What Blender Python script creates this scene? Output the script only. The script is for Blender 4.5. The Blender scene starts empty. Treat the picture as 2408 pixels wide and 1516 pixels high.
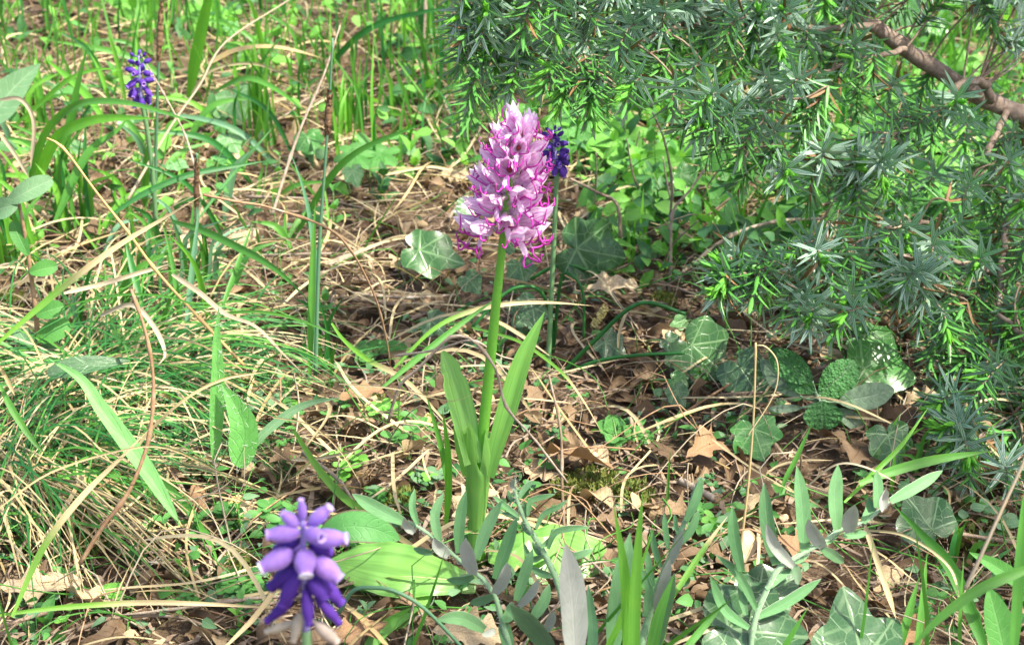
import bpy, math, random
import numpy as np

random.seed(7)
rng = np.random.default_rng(11)
PI = math.pi
sc = bpy.context.scene
COL = sc.collection

# ------------------------------------------------------------------ camera
PITCH = math.radians(25.0)
W_, H_, F_ = 2408.0, 1516.0, 3705.0          # picture units used for surveying positions
CAM = np.array([0.0, 0.0, 0.60])
FWD = np.array([0.0, math.cos(PITCH), -math.sin(PITCH)])
UP = np.array([0.0, math.sin(PITCH), math.cos(PITCH)])
RIGHT = np.array([1.0, 0.0, 0.0])
cd = bpy.data.cameras.new('camera')
cam = bpy.data.objects.new('camera', cd)
COL.objects.link(cam)
cam.location = CAM
cam.rotation_euler = (PI / 2 - PITCH, 0, 0)
cd.sensor_width = 36.0
cd.lens = 36.0 * F_ / W_
cd.clip_start = 0.02
cd.clip_end = 200.0
cd.dof.use_dof = True
cd.dof.focus_distance = 1.06
cd.dof.aperture_fstop = 17.0
sc.camera = cam

# ------------------------------------------------------------------ sky, sun, exposure
SUN_EL = math.radians(57.0)
SUN_DIR = np.array([0.88, -0.47, 0.0])
SUN_DIR = SUN_DIR / np.linalg.norm(SUN_DIR) * math.cos(SUN_EL)
SUN_DIR[2] = math.sin(SUN_EL)
world = bpy.data.worlds.new('World')
sc.world = world
world.use_nodes = True
wn = world.node_tree
bg = wn.nodes['Background']
sky = wn.nodes.new('ShaderNodeTexSky')
sky.sky_type = 'NISHITA'
sky.sun_disc = False
sky.sun_elevation = SUN_EL
sky.sun_rotation = math.atan2(SUN_DIR[0], SUN_DIR[1])
wn.links.new(sky.outputs[0], bg.inputs[0])
sky.air_density = 0.8
sky.dust_density = 4.0
sky.ozone_density = 0.4
bg.inputs[1].default_value = 0.15
sd = bpy.data.lights.new('sun', 'SUN')
sd.energy = 4.3
sd.angle = math.radians(0.53)
sd.color = (1.0, 0.94, 0.82)
sun = bpy.data.objects.new('sun', sd)
COL.objects.link(sun)
from mathutils import Vector, Matrix
sun.rotation_euler = Vector(SUN_DIR).to_track_quat('Z', 'Y').to_euler()
sun.location = (2, -1, 4)
sc.view_settings.view_transform = 'Standard'
sc.view_settings.look = 'None'
sc.view_settings.exposure = 1.36
sc.view_settings.gamma = 1.0
sc.render.engine = 'CYCLES'
sc.cycles.use_denoising = True
sc.cycles.max_bounces = 7
sc.cycles.diffuse_bounces = 3
sc.cycles.glossy_bounces = 2
sc.cycles.transmission_bounces = 4
sc.cycles.sample_clamp_indirect = 6.0

# ------------------------------------------------------------------ surveying helpers
def nrm(v):
    v = np.asarray(v, float)
    return v / (np.linalg.norm(v) + 1e-12)

def ray(x, y):
    return FWD + (x - W_ / 2) / F_ * RIGHT - (y - H_ / 2) / F_ * UP

def at(x, y, Y):
    d = ray(x, y)
    return CAM + d * (Y / d[1])

def hgt(X, Y):
    return (0.006 * np.sin(9.1 * X + 1.3) * np.cos(7.3 * Y + 0.4) + 0.004 * np.sin(17.0 * X - 11.0 * Y + 2.0)
            + 0.0025 * np.sin(31.0 * X + 23.0 * Y) + 0.010 * np.sin(2.1 * X + 0.5) * np.sin(1.7 * Y + 0.9))

def gr(x, y, lift=0.0):
    d = ray(x, y)
    t = -CAM[2] / d[2]
    for _ in range(6):
        p = CAM + d * t
        t = (hgt(p[0], p[1]) + lift - CAM[2]) / d[2]
    return CAM + d * t

def onplane(x, y, P0, n):
    d = ray(x, y)
    n = np.asarray(n, float)
    den = np.dot(d, n)
    t = np.dot(P0 - CAM, n) / den
    return CAM + d * t

def px(p):
    """metres per picture unit at a point"""
    return np.dot(np.asarray(p) - CAM, FWD) / F_

def toview(p):
    q = np.asarray(p) - CAM
    z = q @ FWD
    return W_ / 2 + F_ * (q @ RIGHT) / z, H_ / 2 - F_ * (q @ UP) / z

def catmull(pts, n):
    P = np.asarray(pts, float)
    if len(P) == 2:
        t = np.linspace(0, 1, n)[:, None]
        return P[0] * (1 - t) + P[1] * t
    Q = np.vstack([2 * P[0] - P[1], P, 2 * P[-1] - P[-2]])
    out = []
    k = 10
    for i in range(1, len(Q) - 2):
        t = np.linspace(0, 1, k, endpoint=False)[:, None]
        a, b, c, d = Q[i - 1], Q[i], Q[i + 1], Q[i + 2]
        out.append(0.5 * (2 * b + (c - a) * t + (2 * a - 5 * b + 4 * c - d) * t ** 2 + (3 * b - a - 3 * c + d) * t ** 3))
    out.append(P[-1:])
    C = np.vstack(out)
    s = np.concatenate([[0], np.cumsum(np.linalg.norm(np.diff(C, axis=0), axis=1))])
    u = np.linspace(0, s[-1], n)
    return np.stack([np.interp(u, s, C[:, j]) for j in range(3)], 1)

def tang(P):
    T = np.gradient(P, axis=0)
    return T / (np.linalg.norm(T, axis=1, keepdims=True) + 1e-12)

# ------------------------------------------------------------------ mesh builder
class MB:
    def __init__(self):
        self.V, self.Q, self.M, self.A, self.n = [], [], [], [], 0

    def add(self, V, Q, A, mat=0):
        V = np.asarray(V, float).reshape(-1, 3)
        Q = np.asarray(Q, int).reshape(-1, 4)
        self.V.append(V)
        self.Q.append(Q + self.n)
        self.A.append(np.asarray(A, float).reshape(-1, 4))
        self.M.append(np.full(len(Q), mat, int))
        self.n += len(V)

    def grid(self, P, A, mat=0, wrap=False):
        n, m = P.shape[:2]
        idx = np.arange(n * m).reshape(n, m)
        if wrap:
            idx = np.hstack([idx, idx[:, :1]])
        q = np.stack([idx[:-1, :-1], idx[:-1, 1:], idx[1:, 1:], idx[1:, :-1]], -1).reshape(-1, 4)
        self.add(P, q, A, mat)

    def ribbon(self, P, w, normal, cols=2, fold=0.15, twist=0.0, rnd=None, mat=0, ripple=0.0, rfreq=5.0):
        n = len(P)
        T = tang(P)
        N = np.broadcast_to(np.asarray(normal, float), (n, 3))
        S = np.cross(T, N)
        S /= np.linalg.norm(S, axis=1, keepdims=True) + 1e-12
        NN = np.cross(S, T)
        u = np.linspace(0, 1, n)
        if twist:
            a = (twist * u)[:, None]
            S, NN = S * np.cos(a) + NN * np.sin(a), NN * np.cos(a) - S * np.sin(a)
        c = np.linspace(-1, 1, cols + 1)
        w = np.asarray(w)[:, None, None]
        G = P[:, None, :] + S[:, None, :] * c[None, :, None] * w + NN[:, None, :] * (fold * np.abs(c)[None, :, None]) * w
        if ripple:
            ph = rng.random() * 6
            rp = np.sin(u[:, None] * rfreq * 6.28 + ph + c[None, :] * 1.5) * np.abs(c)[None, :]
            G = G + NN[:, None, :] * (rp[:, :, None] * ripple * w)
        A = np.zeros((n, cols + 1, 4))
        A[..., 0] = u[:, None]
        A[..., 1] = (c[None, :] + 1) / 2
        A[..., 2] = rng.random() if rnd is None else rnd
        A[..., 3] = 1
        self.grid(G, A, mat)

    def tube(self, P, r, k=6, rnd=None, mat=0, cap=True):
        P = np.asarray(P, float)
        n = len(P)
        r = np.broadcast_to(np.asarray(r, float), (n,)).copy()
        T = tang(P)
        ref = np.array([0, 0, 1.0]) if abs(T[:, 2]).mean() < 0.8 else np.array([1.0, 0, 0])
        S = np.cross(T, ref)
        S /= np.linalg.norm(S, axis=1, keepdims=True) + 1e-12
        B = np.cross(T, S)
        if cap:
            P = np.vstack([P[:1], P, P[-1:]])
            S = np.vstack([S[:1], S, S[-1:]])
            B = np.vstack([B[:1], B, B[-1:]])
            r = np.concatenate([[r[0] * .02], r, [r[-1] * .02]])
            n += 2
        a = np.linspace(0, 2 * PI, k, endpoint=False)
        G = P[:, None] + r[:, None, None] * (S[:, None] * np.cos(a)[None, :, None] + B[:, None] * np.sin(a)[None, :, None])
        A = np.zeros((n, k, 4))
        A[..., 0] = np.linspace(0, 1, n)[:, None]
        A[..., 1] = (a / (2 * PI))[None]
        A[..., 2] = rng.random() if rnd is None else rnd
        A[..., 3] = 1
        self.grid(G, A, mat, wrap=True)

    def mesh(self, name, mats, org=None):
        V = np.vstack(self.V)
        if org is not None:
            V = V - np.asarray(org)
        Q = np.vstack(self.Q)
        A = np.vstack(self.A)
        M = np.concatenate(self.M)
        me = bpy.data.meshes.new(name)
        me.vertices.add(len(V))
        me.vertices.foreach_set('co', V.astype(np.float32).ravel())
        me.loops.add(Q.size)
        me.loops.foreach_set('vertex_index', Q.astype(np.int32).ravel())
        me.polygons.add(len(Q))
        me.polygons.foreach_set('loop_start', np.arange(0, Q.size, 4, dtype=np.int32))
        if not isinstance(mats, (list, tuple)):
            mats = [mats]
        for m in mats:
            me.materials.append(m)
        me.polygons.foreach_set('material_index', M.astype(np.int32))
        at_ = me.attributes.new('lc', 'FLOAT_COLOR', 'POINT')
        at_.data.foreach_set('color', A.astype(np.float32).ravel())
        me.update(calc_edges=True)
        me.shade_smooth()
        return me

def tag(o, label=None, cat=None, group=None, kind=None):
    for k, v in (('label', label), ('category', cat), ('group', group), ('kind', kind)):
        if v:
            o[k] = v
    return o

def thing(name, label, cat, org, group=None):
    o = bpy.data.objects.new(name, None)
    COL.objects.link(o)
    o.empty_display_size = 0.01
    o.location = org
    return tag(o, label, cat, group)

def obj(name, mb, mats, parent=None, org=None):
    me = mb.mesh(name, mats, org) if isinstance(mb, MB) else mb
    o = bpy.data.objects.new(name, me)
    COL.objects.link(o)
    if parent is not None:
        o.parent = parent
    elif org is not None:
        o.location = org
    return o

def inst(name, me, loc, rot, scale, parent=None):
    o = bpy.data.objects.new(name, me)
    COL.objects.link(o)
    o.location, o.rotation_euler = loc, rot
    o.scale = (scale,) * 3 if np.isscalar(scale) else scale
    if parent is not None:
        o.parent = parent
    return o

def euler_m(r):
    return np.array(Matrix.LocRotScale(None, __import__('mathutils').Euler(r), None).to_3x3())

# ------------------------------------------------------------------ materials
class NT:
    def __init__(self, name):
        self.mat = bpy.data.materials.new(name)
        self.mat.use_nodes = True
        self.t = self.mat.node_tree
        self.t.nodes.clear()

    def n(self, typ, ins=None, **props):
        nd = self.t.nodes.new(typ)
        for k, v in props.items():
            setattr(nd, k, v)
        for k, v in (ins or {}).items():
            s = nd.inputs[k]
            if isinstance(v, bpy.types.NodeSocket):
                self.t.links.new(v, s)
            elif isinstance(v, (tuple, list)) and len(v) == 3 and s.type == 'RGBA':
                s.default_value = (*v, 1)
            else:
                s.default_value = v
        return nd

    def m(self, op, a, b=0.0, c=0.0, clamp=False):
        return self.n('ShaderNodeMath', {0: a, 1: b, 2: c}, operation=op, use_clamp=clamp).outputs[0]

    def mix(self, f, a, b, bt='MIX'):
        nd = self.n('ShaderNodeMix', {0: f, 6: a, 7: b}, data_type='RGBA', blend_type=bt)
        return nd.outputs[2]

    def ramp(self, f, lo, hi, smooth=True):
        return self.n('ShaderNodeMapRange', {0: f, 1: lo, 2: hi, 3: 0.0, 4: 1.0},
                      interpolation_type='SMOOTHSTEP' if smooth else 'LINEAR').outputs[0]

    def noise(self, scale, detail=3.0, vec=None, rough=0.55):
        ins = {'Scale': scale, 'Detail': detail, 'Roughness': rough}
        if vec is not None:
            ins['Vector'] = vec
        return self.n('ShaderNodeTexNoise', ins).outputs[0]

    def vec(self, x, y, z=0.0):
        return self.n('ShaderNodeCombineXYZ', {0: x, 1: y, 2: z}).outputs[0]

    def lc(self):
        a = self.n('ShaderNodeAttribute', attribute_name='lc')
        s = self.n('ShaderNodeSeparateColor', {0: a.outputs['Color']})
        r = self.n('ShaderNodeObjectInfo').outputs['Random']
        rnd = self.m('FRACT', self.m('ADD', s.outputs[2], r))
        return s.outputs[0], s.outputs[1], rnd

    def out(self, col, rough=0.5, spec=0.35, trans=0.0, tcol=None, bump=None, bstr=0.3, bdist=0.001, sheen=0.0, tmul=(1.2, 1.28, 0.5)):
        ins = {'Base Color': col, 'Roughness': rough, 'Specular IOR Level': spec}
        b = None
        if bump is not None:
            b = self.n('ShaderNodeBump', {'Height': bump, 'Strength': bstr, 'Distance': bdist}).outputs[0]
            ins['Normal'] = b
        if sheen:
            ins['Sheen Weight'] = sheen
            ins['Sheen Roughness'] = 0.4
        p = self.n('ShaderNodeBsdfPrincipled', ins).outputs[0]
        if trans > 0:
            if tcol is None:
                tcol = self.mix(1.0, col, tmul, 'MULTIPLY')
            ti = {'Color': tcol}
            if b is not None:
                ti['Normal'] = b
            t = self.n('ShaderNodeBsdfTranslucent', ti).outputs[0]
            p = self.n('ShaderNodeMixShader', {0: trans, 1: p, 2: t}).outputs[0]
        self.t.links.new(p, self.n('ShaderNodeOutputMaterial').inputs[0])
        return self.mat

def obco(N):
    return N.n('ShaderNodeTexCoord').outputs['Object']

def m_blade(name, ca, cb, tip=None, tip_at=(0.7, 0.9), rough=0.42, trans=0.35, stripes=0.35, base=None, spec=0.4, grain=60.0):
    N = NT(name)
    u, v, r = N.lc()
    c = N.mix(r, ca, cb)
    st = N.noise(1.0, 2.0, N.vec(N.m('MULTIPLY', v, 14.0), N.m('MULTIPLY', u, 1.5), N.m('MULTIPLY', r, 40.0)))
    c = N.mix(N.m('MULTIPLY', N.ramp(st, 0.35, 0.7), stripes), c, N.mix(1.0, c, (0.5, 0.55, 0.5), 'MULTIPLY'))
    big = N.noise(grain, 3.0, obco(N))
    c = N.mix(N.m('MULTIPLY', N.ramp(big, 0.4, 0.75), 0.45), c, N.mix(1.0, c, (1.35, 1.15, 0.9), 'MULTIPLY'))
    if base:
        c = N.mix(N.ramp(u, 0.28, 0.02), c, base)
    if tip:
        c = N.mix(N.ramp(u, tip_at[0], tip_at[1]), c, tip)
    return N.out(c, rough, spec, trans, bump=st, bstr=0.25, bdist=0.0006)

def m_pinn(name, ca, cb, vein, rough=0.5, trans=0.3, nveins=9.0, slant=3.0, vw=0.12, midw=0.05, vmix=0.55, bstr=0.4, sheen=0.0, crinkle=0.0,
           dots=0.0, spec=0.35, edge=None, cscale=450.0, bdist=0.001):
    N = NT(name)
    u, v, r = N.lc()
    c = N.mix(r, ca, cb)
    av = N.m('ABSOLUTE', N.m('SUBTRACT', v, 0.5))
    mid = N.ramp(av, midw, midw * 0.4)
    wob = N.m('MULTIPLY', N.noise(6.0, 2.0, N.vec(u, v, r)), 0.8)
    ph = N.m('FRACT', N.m('ADD', N.m('SUBTRACT', N.m('MULTIPLY', u, nveins), N.m('MULTIPLY', av, slant)), wob))
    sv = N.ramp(N.m('ABSOLUTE', N.m('SUBTRACT', ph, 0.5)), vw, vw * 0.3)
    ve = N.m('MAXIMUM', mid, N.m('MULTIPLY', sv, 0.6))
    co = obco(N)
    c = N.mix(N.m('MULTIPLY', N.ramp(N.noise(90.0, 4.0, co), 0.35, 0.75), 0.5), c, N.mix(1.0, c, (0.62, 0.7, 0.62), 'MULTIPLY'))
    c = N.mix(N.m('MULTIPLY', ve, vmix), c, vein)
    if edge:
        c = N.mix(N.ramp(av, 0.42, 0.5), c, edge)
    hb = N.m('MULTIPLY', ve, -0.7)
    if crinkle:
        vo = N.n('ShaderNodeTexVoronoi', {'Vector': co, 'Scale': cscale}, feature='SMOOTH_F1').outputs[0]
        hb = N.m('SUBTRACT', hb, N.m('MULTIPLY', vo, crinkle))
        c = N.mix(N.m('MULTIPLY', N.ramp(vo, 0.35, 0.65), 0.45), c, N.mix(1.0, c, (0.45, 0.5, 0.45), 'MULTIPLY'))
    else:
        hb = N.m('ADD', hb, N.m('MULTIPLY', N.noise(220.0, 3.0, co), 0.6))
    if dots:
        vo = N.n('ShaderNodeTexVoronoi', {'Vector': co, 'Scale': 260.0}, feature='F1').outputs[0]
        c = N.mix(N.m('MULTIPLY', N.ramp(vo, 0.13, 0.07), dots), c, (0.03, 0.025, 0.02))
    return N.out(c, rough, spec, trans, bump=hb, bstr=bstr, bdist=bdist, sheen=sheen)

def m_ivy(name, ca, cb, vein, rough=0.27, spec=0.5, trans=0.10):
    N = NT(name)
    x, y, r = N.lc()
    X = N.m('SUBTRACT', x, 0.5)
    Y = N.m('SUBTRACT', y, 0.5)
    ve = None
    for a in (0, 50, -50, 105, -105):
        s_, c_ = math.sin(math.radians(a)), math.cos(math.radians(a))
        al = N.m('ADD', N.m('MULTIPLY', X, c_), N.m('MULTIPLY', Y, s_))
        cr = N.m('ABSOLUTE', N.m('SUBTRACT', N.m('MULTIPLY', Y, c_), N.m('MULTIPLY', X, s_)))
        wob = N.m('MULTIPLY', N.m('SUBTRACT', N.noise(9.0, 1.0, N.vec(x, y, r)), 0.5), 0.02)
        line = N.m('MULTIPLY', N.ramp(N.m('ADD', cr, wob), 0.012, 0.003), N.ramp(al, -0.005, 0.01))
        ve = line if ve is None else N.m('MAXIMUM', ve, line)
    vo = N.n('ShaderNodeTexVoronoi', {'Vector': N.vec(x, y, r), 'Scale': 8.5}, feature='DISTANCE_TO_EDGE').outputs[0]
    net = N.ramp(vo, 0.045, 0.012)
    vo2 = N.n('ShaderNodeTexVoronoi', {'Vector': N.vec(x, y, r), 'Scale': 26.0}, feature='DISTANCE_TO_EDGE').outputs[0]
    ve2 = N.m('MAXIMUM', ve, N.m('MULTIPLY', net, 0.55))
    c = N.mix(r, ca, cb)
    nz = N.noise(7.0, 4.0, N.vec(x, y, r))
    c = N.mix(N.m('MULTIPLY', N.ramp(nz, 0.35, 0.7), 0.55), c, N.mix(1.0, c, (0.6, 0.68, 0.62), 'MULTIPLY'))
    c = N.mix(N.m('MULTIPLY', N.ramp(vo2, 0.06, 0.0), 0.18), c, vein)
    c = N.mix(N.m('MULTIPLY', ve2, 0.72), c, vein)
    sp = N.noise(160.0, 2.0, N.vec(x, y, r))
    c = N.mix(N.m('MULTIPLY', N.ramp(sp, 0.7, 0.78), 0.5), c, (0.22, 0.2, 0.12))
    return N.out(c, rough, spec, trans, bump=N.m('ADD', N.m('MULTIPLY', ve2, -0.6), nz), bstr=0.35, bdist=0.0012)

def m_litter(name, ca, cb, cc, rough=0.62, trans=0.12, vein=True):
    N = NT(name)
    u, v, r = N.lc()
    c = N.mix(r, ca, cb)
    co = obco(N)
    n1 = N.noise(45.0, 5.0, co, 0.65)
    c = N.mix(N.m('MULTIPLY', N.ramp(n1, 0.38, 0.68), 0.75), c, cc)
    n2 = N.noise(420.0, 3.0, co)
    c = N.mix(N.m('MULTIPLY', N.ramp(n2, 0.5, 0.75), 0.35), c, N.mix(1.0, c, (0.5, 0.45, 0.4), 'MULTIPLY'))
    hb = n1
    if vein:
        av = N.m('ABSOLUTE', N.m('SUBTRACT', v, 0.5))
        mid = N.ramp(av, 0.035, 0.012)
        ph = N.m('FRACT', N.m('SUBTRACT', N.m('MULTIPLY', u, 9.0), N.m('MULTIPLY', av, 3.5)))
        sv = N.ramp(N.m('ABSOLUTE', N.m('SUBTRACT', ph, 0.5)), 0.09, 0.03)
        ve = N.m('MAXIMUM', mid, N.m('MULTIPLY', sv, 0.5))
        c = N.mix(N.m('MULTIPLY', ve, 0.45), c, N.mix(1.0, c, (0.55, 0.5, 0.42), 'MULTIPLY'))
        hb = N.m('ADD', n1, N.m('MULTIPLY', ve, 0.5))
    return N.out(c, rough, 0.25, trans, bump=hb, bstr=0.6, bdist=0.0015, tmul=(1.2, 1.0, 0.7))

def m_wood(name, ca, cb, rough=0.75, scale=120.0):
    N = NT(name)
    u, v, r = N.lc()
    co = obco(N)
    n = N.noise(scale, 5.0, co, 0.65)
    c = N.mix(N.ramp(n, 0.3, 0.7), ca, cb)
    c = N.mix(N.m('MULTIPLY', r, 0.4), c, N.mix(1.0, c, (0.6, 0.58, 0.55), 'MULTIPLY'))
    n3 = N.noise(scale * 0.5, 3.0, co)
    c = N.mix(N.m('MULTIPLY', N.ramp(n3, 0.62, 0.72), 0.5), c, (0.36, 0.37, 0.33))
    return N.out(c, rough, 0.2, bump=n, bstr=0.7, bdist=0.0015)

def m_plain(name, ca, cb, rough=0.5, trans=0.0, spec=0.35, scale=300.0, mul=(0.7, 0.7, 0.7), sheen=0.0, tmul=(1.3, 1.25, .55)):
    N = NT(name)
    u, v, r = N.lc()
    c = N.mix(r, ca, cb)
    n = N.noise(scale, 3.0, obco(N))
    c = N.mix(N.m('MULTIPLY', N.ramp(n, 0.35, 0.7), 0.5), c, N.mix(1.0, c, mul, 'MULTIPLY'))
    return N.out(c, rough, spec, trans, bump=n, bstr=0.2, bdist=0.0005, sheen=sheen, tmul=tmul)

def m_petal(name, base, line, dots=False, trans=0.35):
    N = NT(name)
    u, v, r = N.lc()
    if dots:
        co = N.vec(N.m('MULTIPLY', u, 9.0), N.m('MULTIPLY', v, 5.0), r)
        vo = N.n('ShaderNodeTexVoronoi', {'Vector': co, 'Scale': 2.2}, feature='F1').outputs[0]
        f = N.ramp(vo, 0.34, 0.2)
    else:
        ln = N.noise(1.0, 2.0, N.vec(N.m('MULTIPLY', v, 11.0), N.m('MULTIPLY', u, 2.2), N.m('MULTIPLY', r, 50.0)))
        f = N.m('MULTIPLY', N.ramp(ln, 0.42, 0.62), 0.85)
        f = N.m('MULTIPLY', f, N.ramp(u, 1.0, 0.65))
    c = N.mix(f, base, line)
    c = N.mix(N.m('MULTIPLY', r, 0.2), c, line)
    return N.out(c, 0.45, 0.3, trans, tmul=(1.05, 0.9, 1.05), bump=f, bstr=0.15, bdist=0.0003)

def m_needle():
    """juniper needle: deep green keel below, two pale wax bands above (second slot)"""
    N = NT('juniper_needle_green')
    u, v, r = N.lc()
    c = N.mix(r, (0.065, 0.23, 0.042), (0.105, 0.31, 0.058))
    c = N.mix(N.ramp(u, 0.93, 1.0), c, (0.16, 0.14, 0.06))
    a = N.out(c, 0.38, 0.45, 0.16)
    N = NT('juniper_needle_wax')
    u, v, r = N.lc()
    av = N.m('ABSOLUTE', N.m('SUBTRACT', v, 0.5))
    band = N.m('MULTIPLY', N.ramp(av, 0.05, 0.12), N.ramp(av, 0.42, 0.33))
    g = N.mix(r, (0.06, 0.22, 0.05), (0.09, 0.29, 0.065))
    c = N.mix(N.m('MULTIPLY', band, 0.85), g, (0.54, 0.66, 0.60))
    b = N.out(c, 0.42, 0.4, 0.14)
    return a, b

MAT = {}
MAT['grass'] = m_blade('grass_green', (0.068, 0.24, 0.035), (0.115, 0.33, 0.055))
MAT['grass_bright'] = m_blade('grass_bright', (0.14, 0.42, 0.045), (0.19, 0.48, 0.065), trans=0.42)
MAT['grass_dark'] = m_blade('grass_dark', (0.028, 0.16, 0.035), (0.045, 0.22, 0.045))
MAT['grass_blue'] = m_blade('grass_bluegreen', (0.09, 0.24, 0.12), (0.15, 0.30, 0.18), trans=0.25, rough=0.5)
MAT['grass_dry'] = m_blade('grass_green_to_straw', (0.13, 0.33, 0.04), (0.17, 0.36, 0.05), tip=(0.52, 0.42, 0.24), tip_at=(0.3, 0.5))
MAT['grass_drytip'] = m_blade('grass_straw_tip', (0.11, 0.30, 0.04), (0.15, 0.34, 0.05), tip=(0.55, 0.44, 0.24), tip_at=(0.6, 0.75))
MAT['straw'] = m_blade('straw', (0.40, 0.31, 0.15), (0.56, 0.48, 0.29), trans=0.18, rough=0.45, stripes=0.5)
MAT['straw_grey'] = m_blade('straw_grey', (0.33, 0.27, 0.18), (0.47, 0.40, 0.29), trans=0.15, rough=0.55, stripes=0.8)
MAT['stalk_gold'] = m_blade('stalk_gold', (0.45, 0.28, 0.10), (0.52, 0.34, 0.14), trans=0.0, rough=0.55, stripes=0.5)
MAT['stalk_brown'] = m_wood('stalk_brown', (0.24, 0.14, 0.075), (0.36, 0.24, 0.14))
MAT['twig'] = m_wood('twig', (0.17, 0.115, 0.075), (0.33, 0.26, 0.19))
MAT['twig_grey'] = m_wood('twig_grey', (0.24, 0.19, 0.14), (0.42, 0.35, 0.27))
MAT['bark'] = m_wood('bark', (0.16, 0.115, 0.085), (0.30, 0.235, 0.185), scale=160.0)
MAT['oak_dead'] = m_litter('oak_leaf_dead', (0.085, 0.055, 0.032), (0.29, 0.205, 0.12), (0.13, 0.08, 0.045))
MAT['oak_pale'] = m_litter('oak_leaf_pale', (0.46, 0.35, 0.20), (0.58, 0.47, 0.30), (0.32, 0.22, 0.12))
MAT['oak_hero'] = m_litter('oak_leaf_tan', (0.30, 0.185, 0.10), (0.35, 0.22, 0.12), (0.24, 0.14, 0.07))
MAT['ivy'] = m_ivy('ivy_dark', (0.028, 0.095, 0.026), (0.045, 0.125, 0.035), (0.17, 0.30, 0.13))
MAT['ivy_grey'] = m_ivy('ivy_greyish', (0.036, 0.10, 0.036), (0.05, 0.125, 0.048), (0.19, 0.30, 0.15))
MAT['ivy_mid'] = m_ivy('ivy_mid', (0.04, 0.16, 0.03), (0.055, 0.20, 0.035), (0.18, 0.36, 0.12))
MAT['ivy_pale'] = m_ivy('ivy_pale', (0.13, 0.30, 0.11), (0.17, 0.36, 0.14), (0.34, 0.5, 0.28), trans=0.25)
MAT['orchid_leaf'] = m_blade('orchid_leaf', (0.20, 0.47, 0.10), (0.25, 0.53, 0.13), trans=0.40, stripes=0.6, rough=0.32, spec=0.5, grain=55.0)
MAT['orchid_stem'] = m_plain('orchid_stem', (0.19, 0.50, 0.065), (0.20, 0.52, 0.07), rough=0.35, trans=0.3, scale=700.0, mul=(1.25, 1.15, 1.2))
MAT['sepal'] = m_petal('orchid_sepal', (0.90, 0.79, 0.88), (0.72, 0.28, 0.63))
MAT['lip'] = m_petal('orchid_lip', (0.82, 0.66, 0.82), (0.55, 0.07, 0.42), dots=True)
MAT['limb'] = m_plain('orchid_limb', (0.50, 0.03, 0.38), (0.62, 0.055, 0.46), rough=0.4, trans=0.15, tmul=(1.1, .8, 1.1))
MAT['column'] = m_plain('orchid_column', (0.25, 0.03, 0.06), (0.32, 0.05, 0.06), rough=0.5)
MAT['ovary'] = m_plain('orchid_ovary', (0.55, 0.58, 0.42), (0.62, 0.52, 0.56), rough=0.45, trans=0.25)
MAT['bell'] = m_plain('grape_hyacinth_bell', (0.38, 0.23, 0.74), (0.52, 0.31, 0.80), rough=0.62, spec=0.18, sheen=0.35, trans=0.25, scale=350.0, mul=(0.6, 0.55, 0.78), tmul=(1.1, .8, 1.15))
MAT['bell_dark'] = m_plain('grape_hyacinth_dark', (0.075, 0.03, 0.27), (0.13, 0.05, 0.38), rough=0.62, spec=0.2, trans=0.15, scale=200.0, tmul=(1.1, .8, 1.15))
MAT['bell_pale'] = m_plain('grape_hyacinth_pale_rim', (0.50, 0.36, 0.74), (0.56, 0.42, 0.78), rough=0.6)
MAT['bell_rim'] = m_plain('grape_hyacinth_rim', (0.75, 0.70, 0.85), (0.8, 0.78, 0.85), rough=0.5)
MAT['bell_faded'] = m_plain('grape_hyacinth_faded', (0.50, 0.42, 0.36), (0.56, 0.50, 0.38), rough=0.6, trans=0.2)
MAT['muscari_stem'] = m_plain('grape_hyacinth_stem', (0.14, 0.28, 0.12), (0.16, 0.30, 0.13), rough=0.45, trans=0.1)
MAT['muscari_rachis'] = m_plain('grape_hyacinth_rachis', (0.30, 0.26, 0.58), (0.32, 0.28, 0.60), rough=0.45)
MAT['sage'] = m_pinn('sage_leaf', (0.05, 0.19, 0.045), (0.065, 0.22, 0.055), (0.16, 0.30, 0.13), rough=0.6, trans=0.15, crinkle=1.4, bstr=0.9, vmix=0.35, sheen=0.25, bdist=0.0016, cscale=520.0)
MAT['sage_under'] = m_pinn('sage_leaf_underside', (0.16, 0.25, 0.15), (0.20, 0.29, 0.19), (0.28, 0.36, 0.25), rough=0.75, trans=0.12, crinkle=0.5, bstr=0.5, vmix=0.4, sheen=0.4)
MAT['wool_top'] = m_pinn('woolly_leaf_top', (0.10, 0.26, 0.09), (0.145, 0.31, 0.13), (0.24, 0.40, 0.22), rough=0.7, trans=0.15, midw=0.07, nveins=5.0, vmix=0.16, bstr=0.2, sheen=0.5)
MAT['wool_under'] = m_pinn('woolly_leaf_underside', (0.40, 0.44, 0.37), (0.48, 0.51, 0.44), (0.56, 0.59, 0.52), rough=0.85, trans=0.08, midw=0.05, nveins=5.0, vmix=0.2, bstr=0.2, sheen=0.4)
MAT['wool_stem'] = m_plain('woolly_stem', (0.20, 0.36, 0.18), (0.25, 0.40, 0.22), rough=0.85, scale=600.0, sheen=0.6)
MAT['hawk'] = m_pinn('hawkweed_leaf', (0.12, 0.36, 0.075), (0.15, 0.40, 0.10), (0.10, 0.26, 0.06), rough=0.55, trans=0.35, midw=0.035, nveins=7.0, vmix=0.35, sheen=0.3)
MAT['hawk_pale'] = m_pinn('hawkweed_leaf_pale', (0.22, 0.50, 0.16), (0.25, 0.54, 0.18), (0.07, 0.20, 0.05), rough=0.5, trans=0.3, midw=0.03, nveins=5.0, vmix=0.4)
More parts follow.
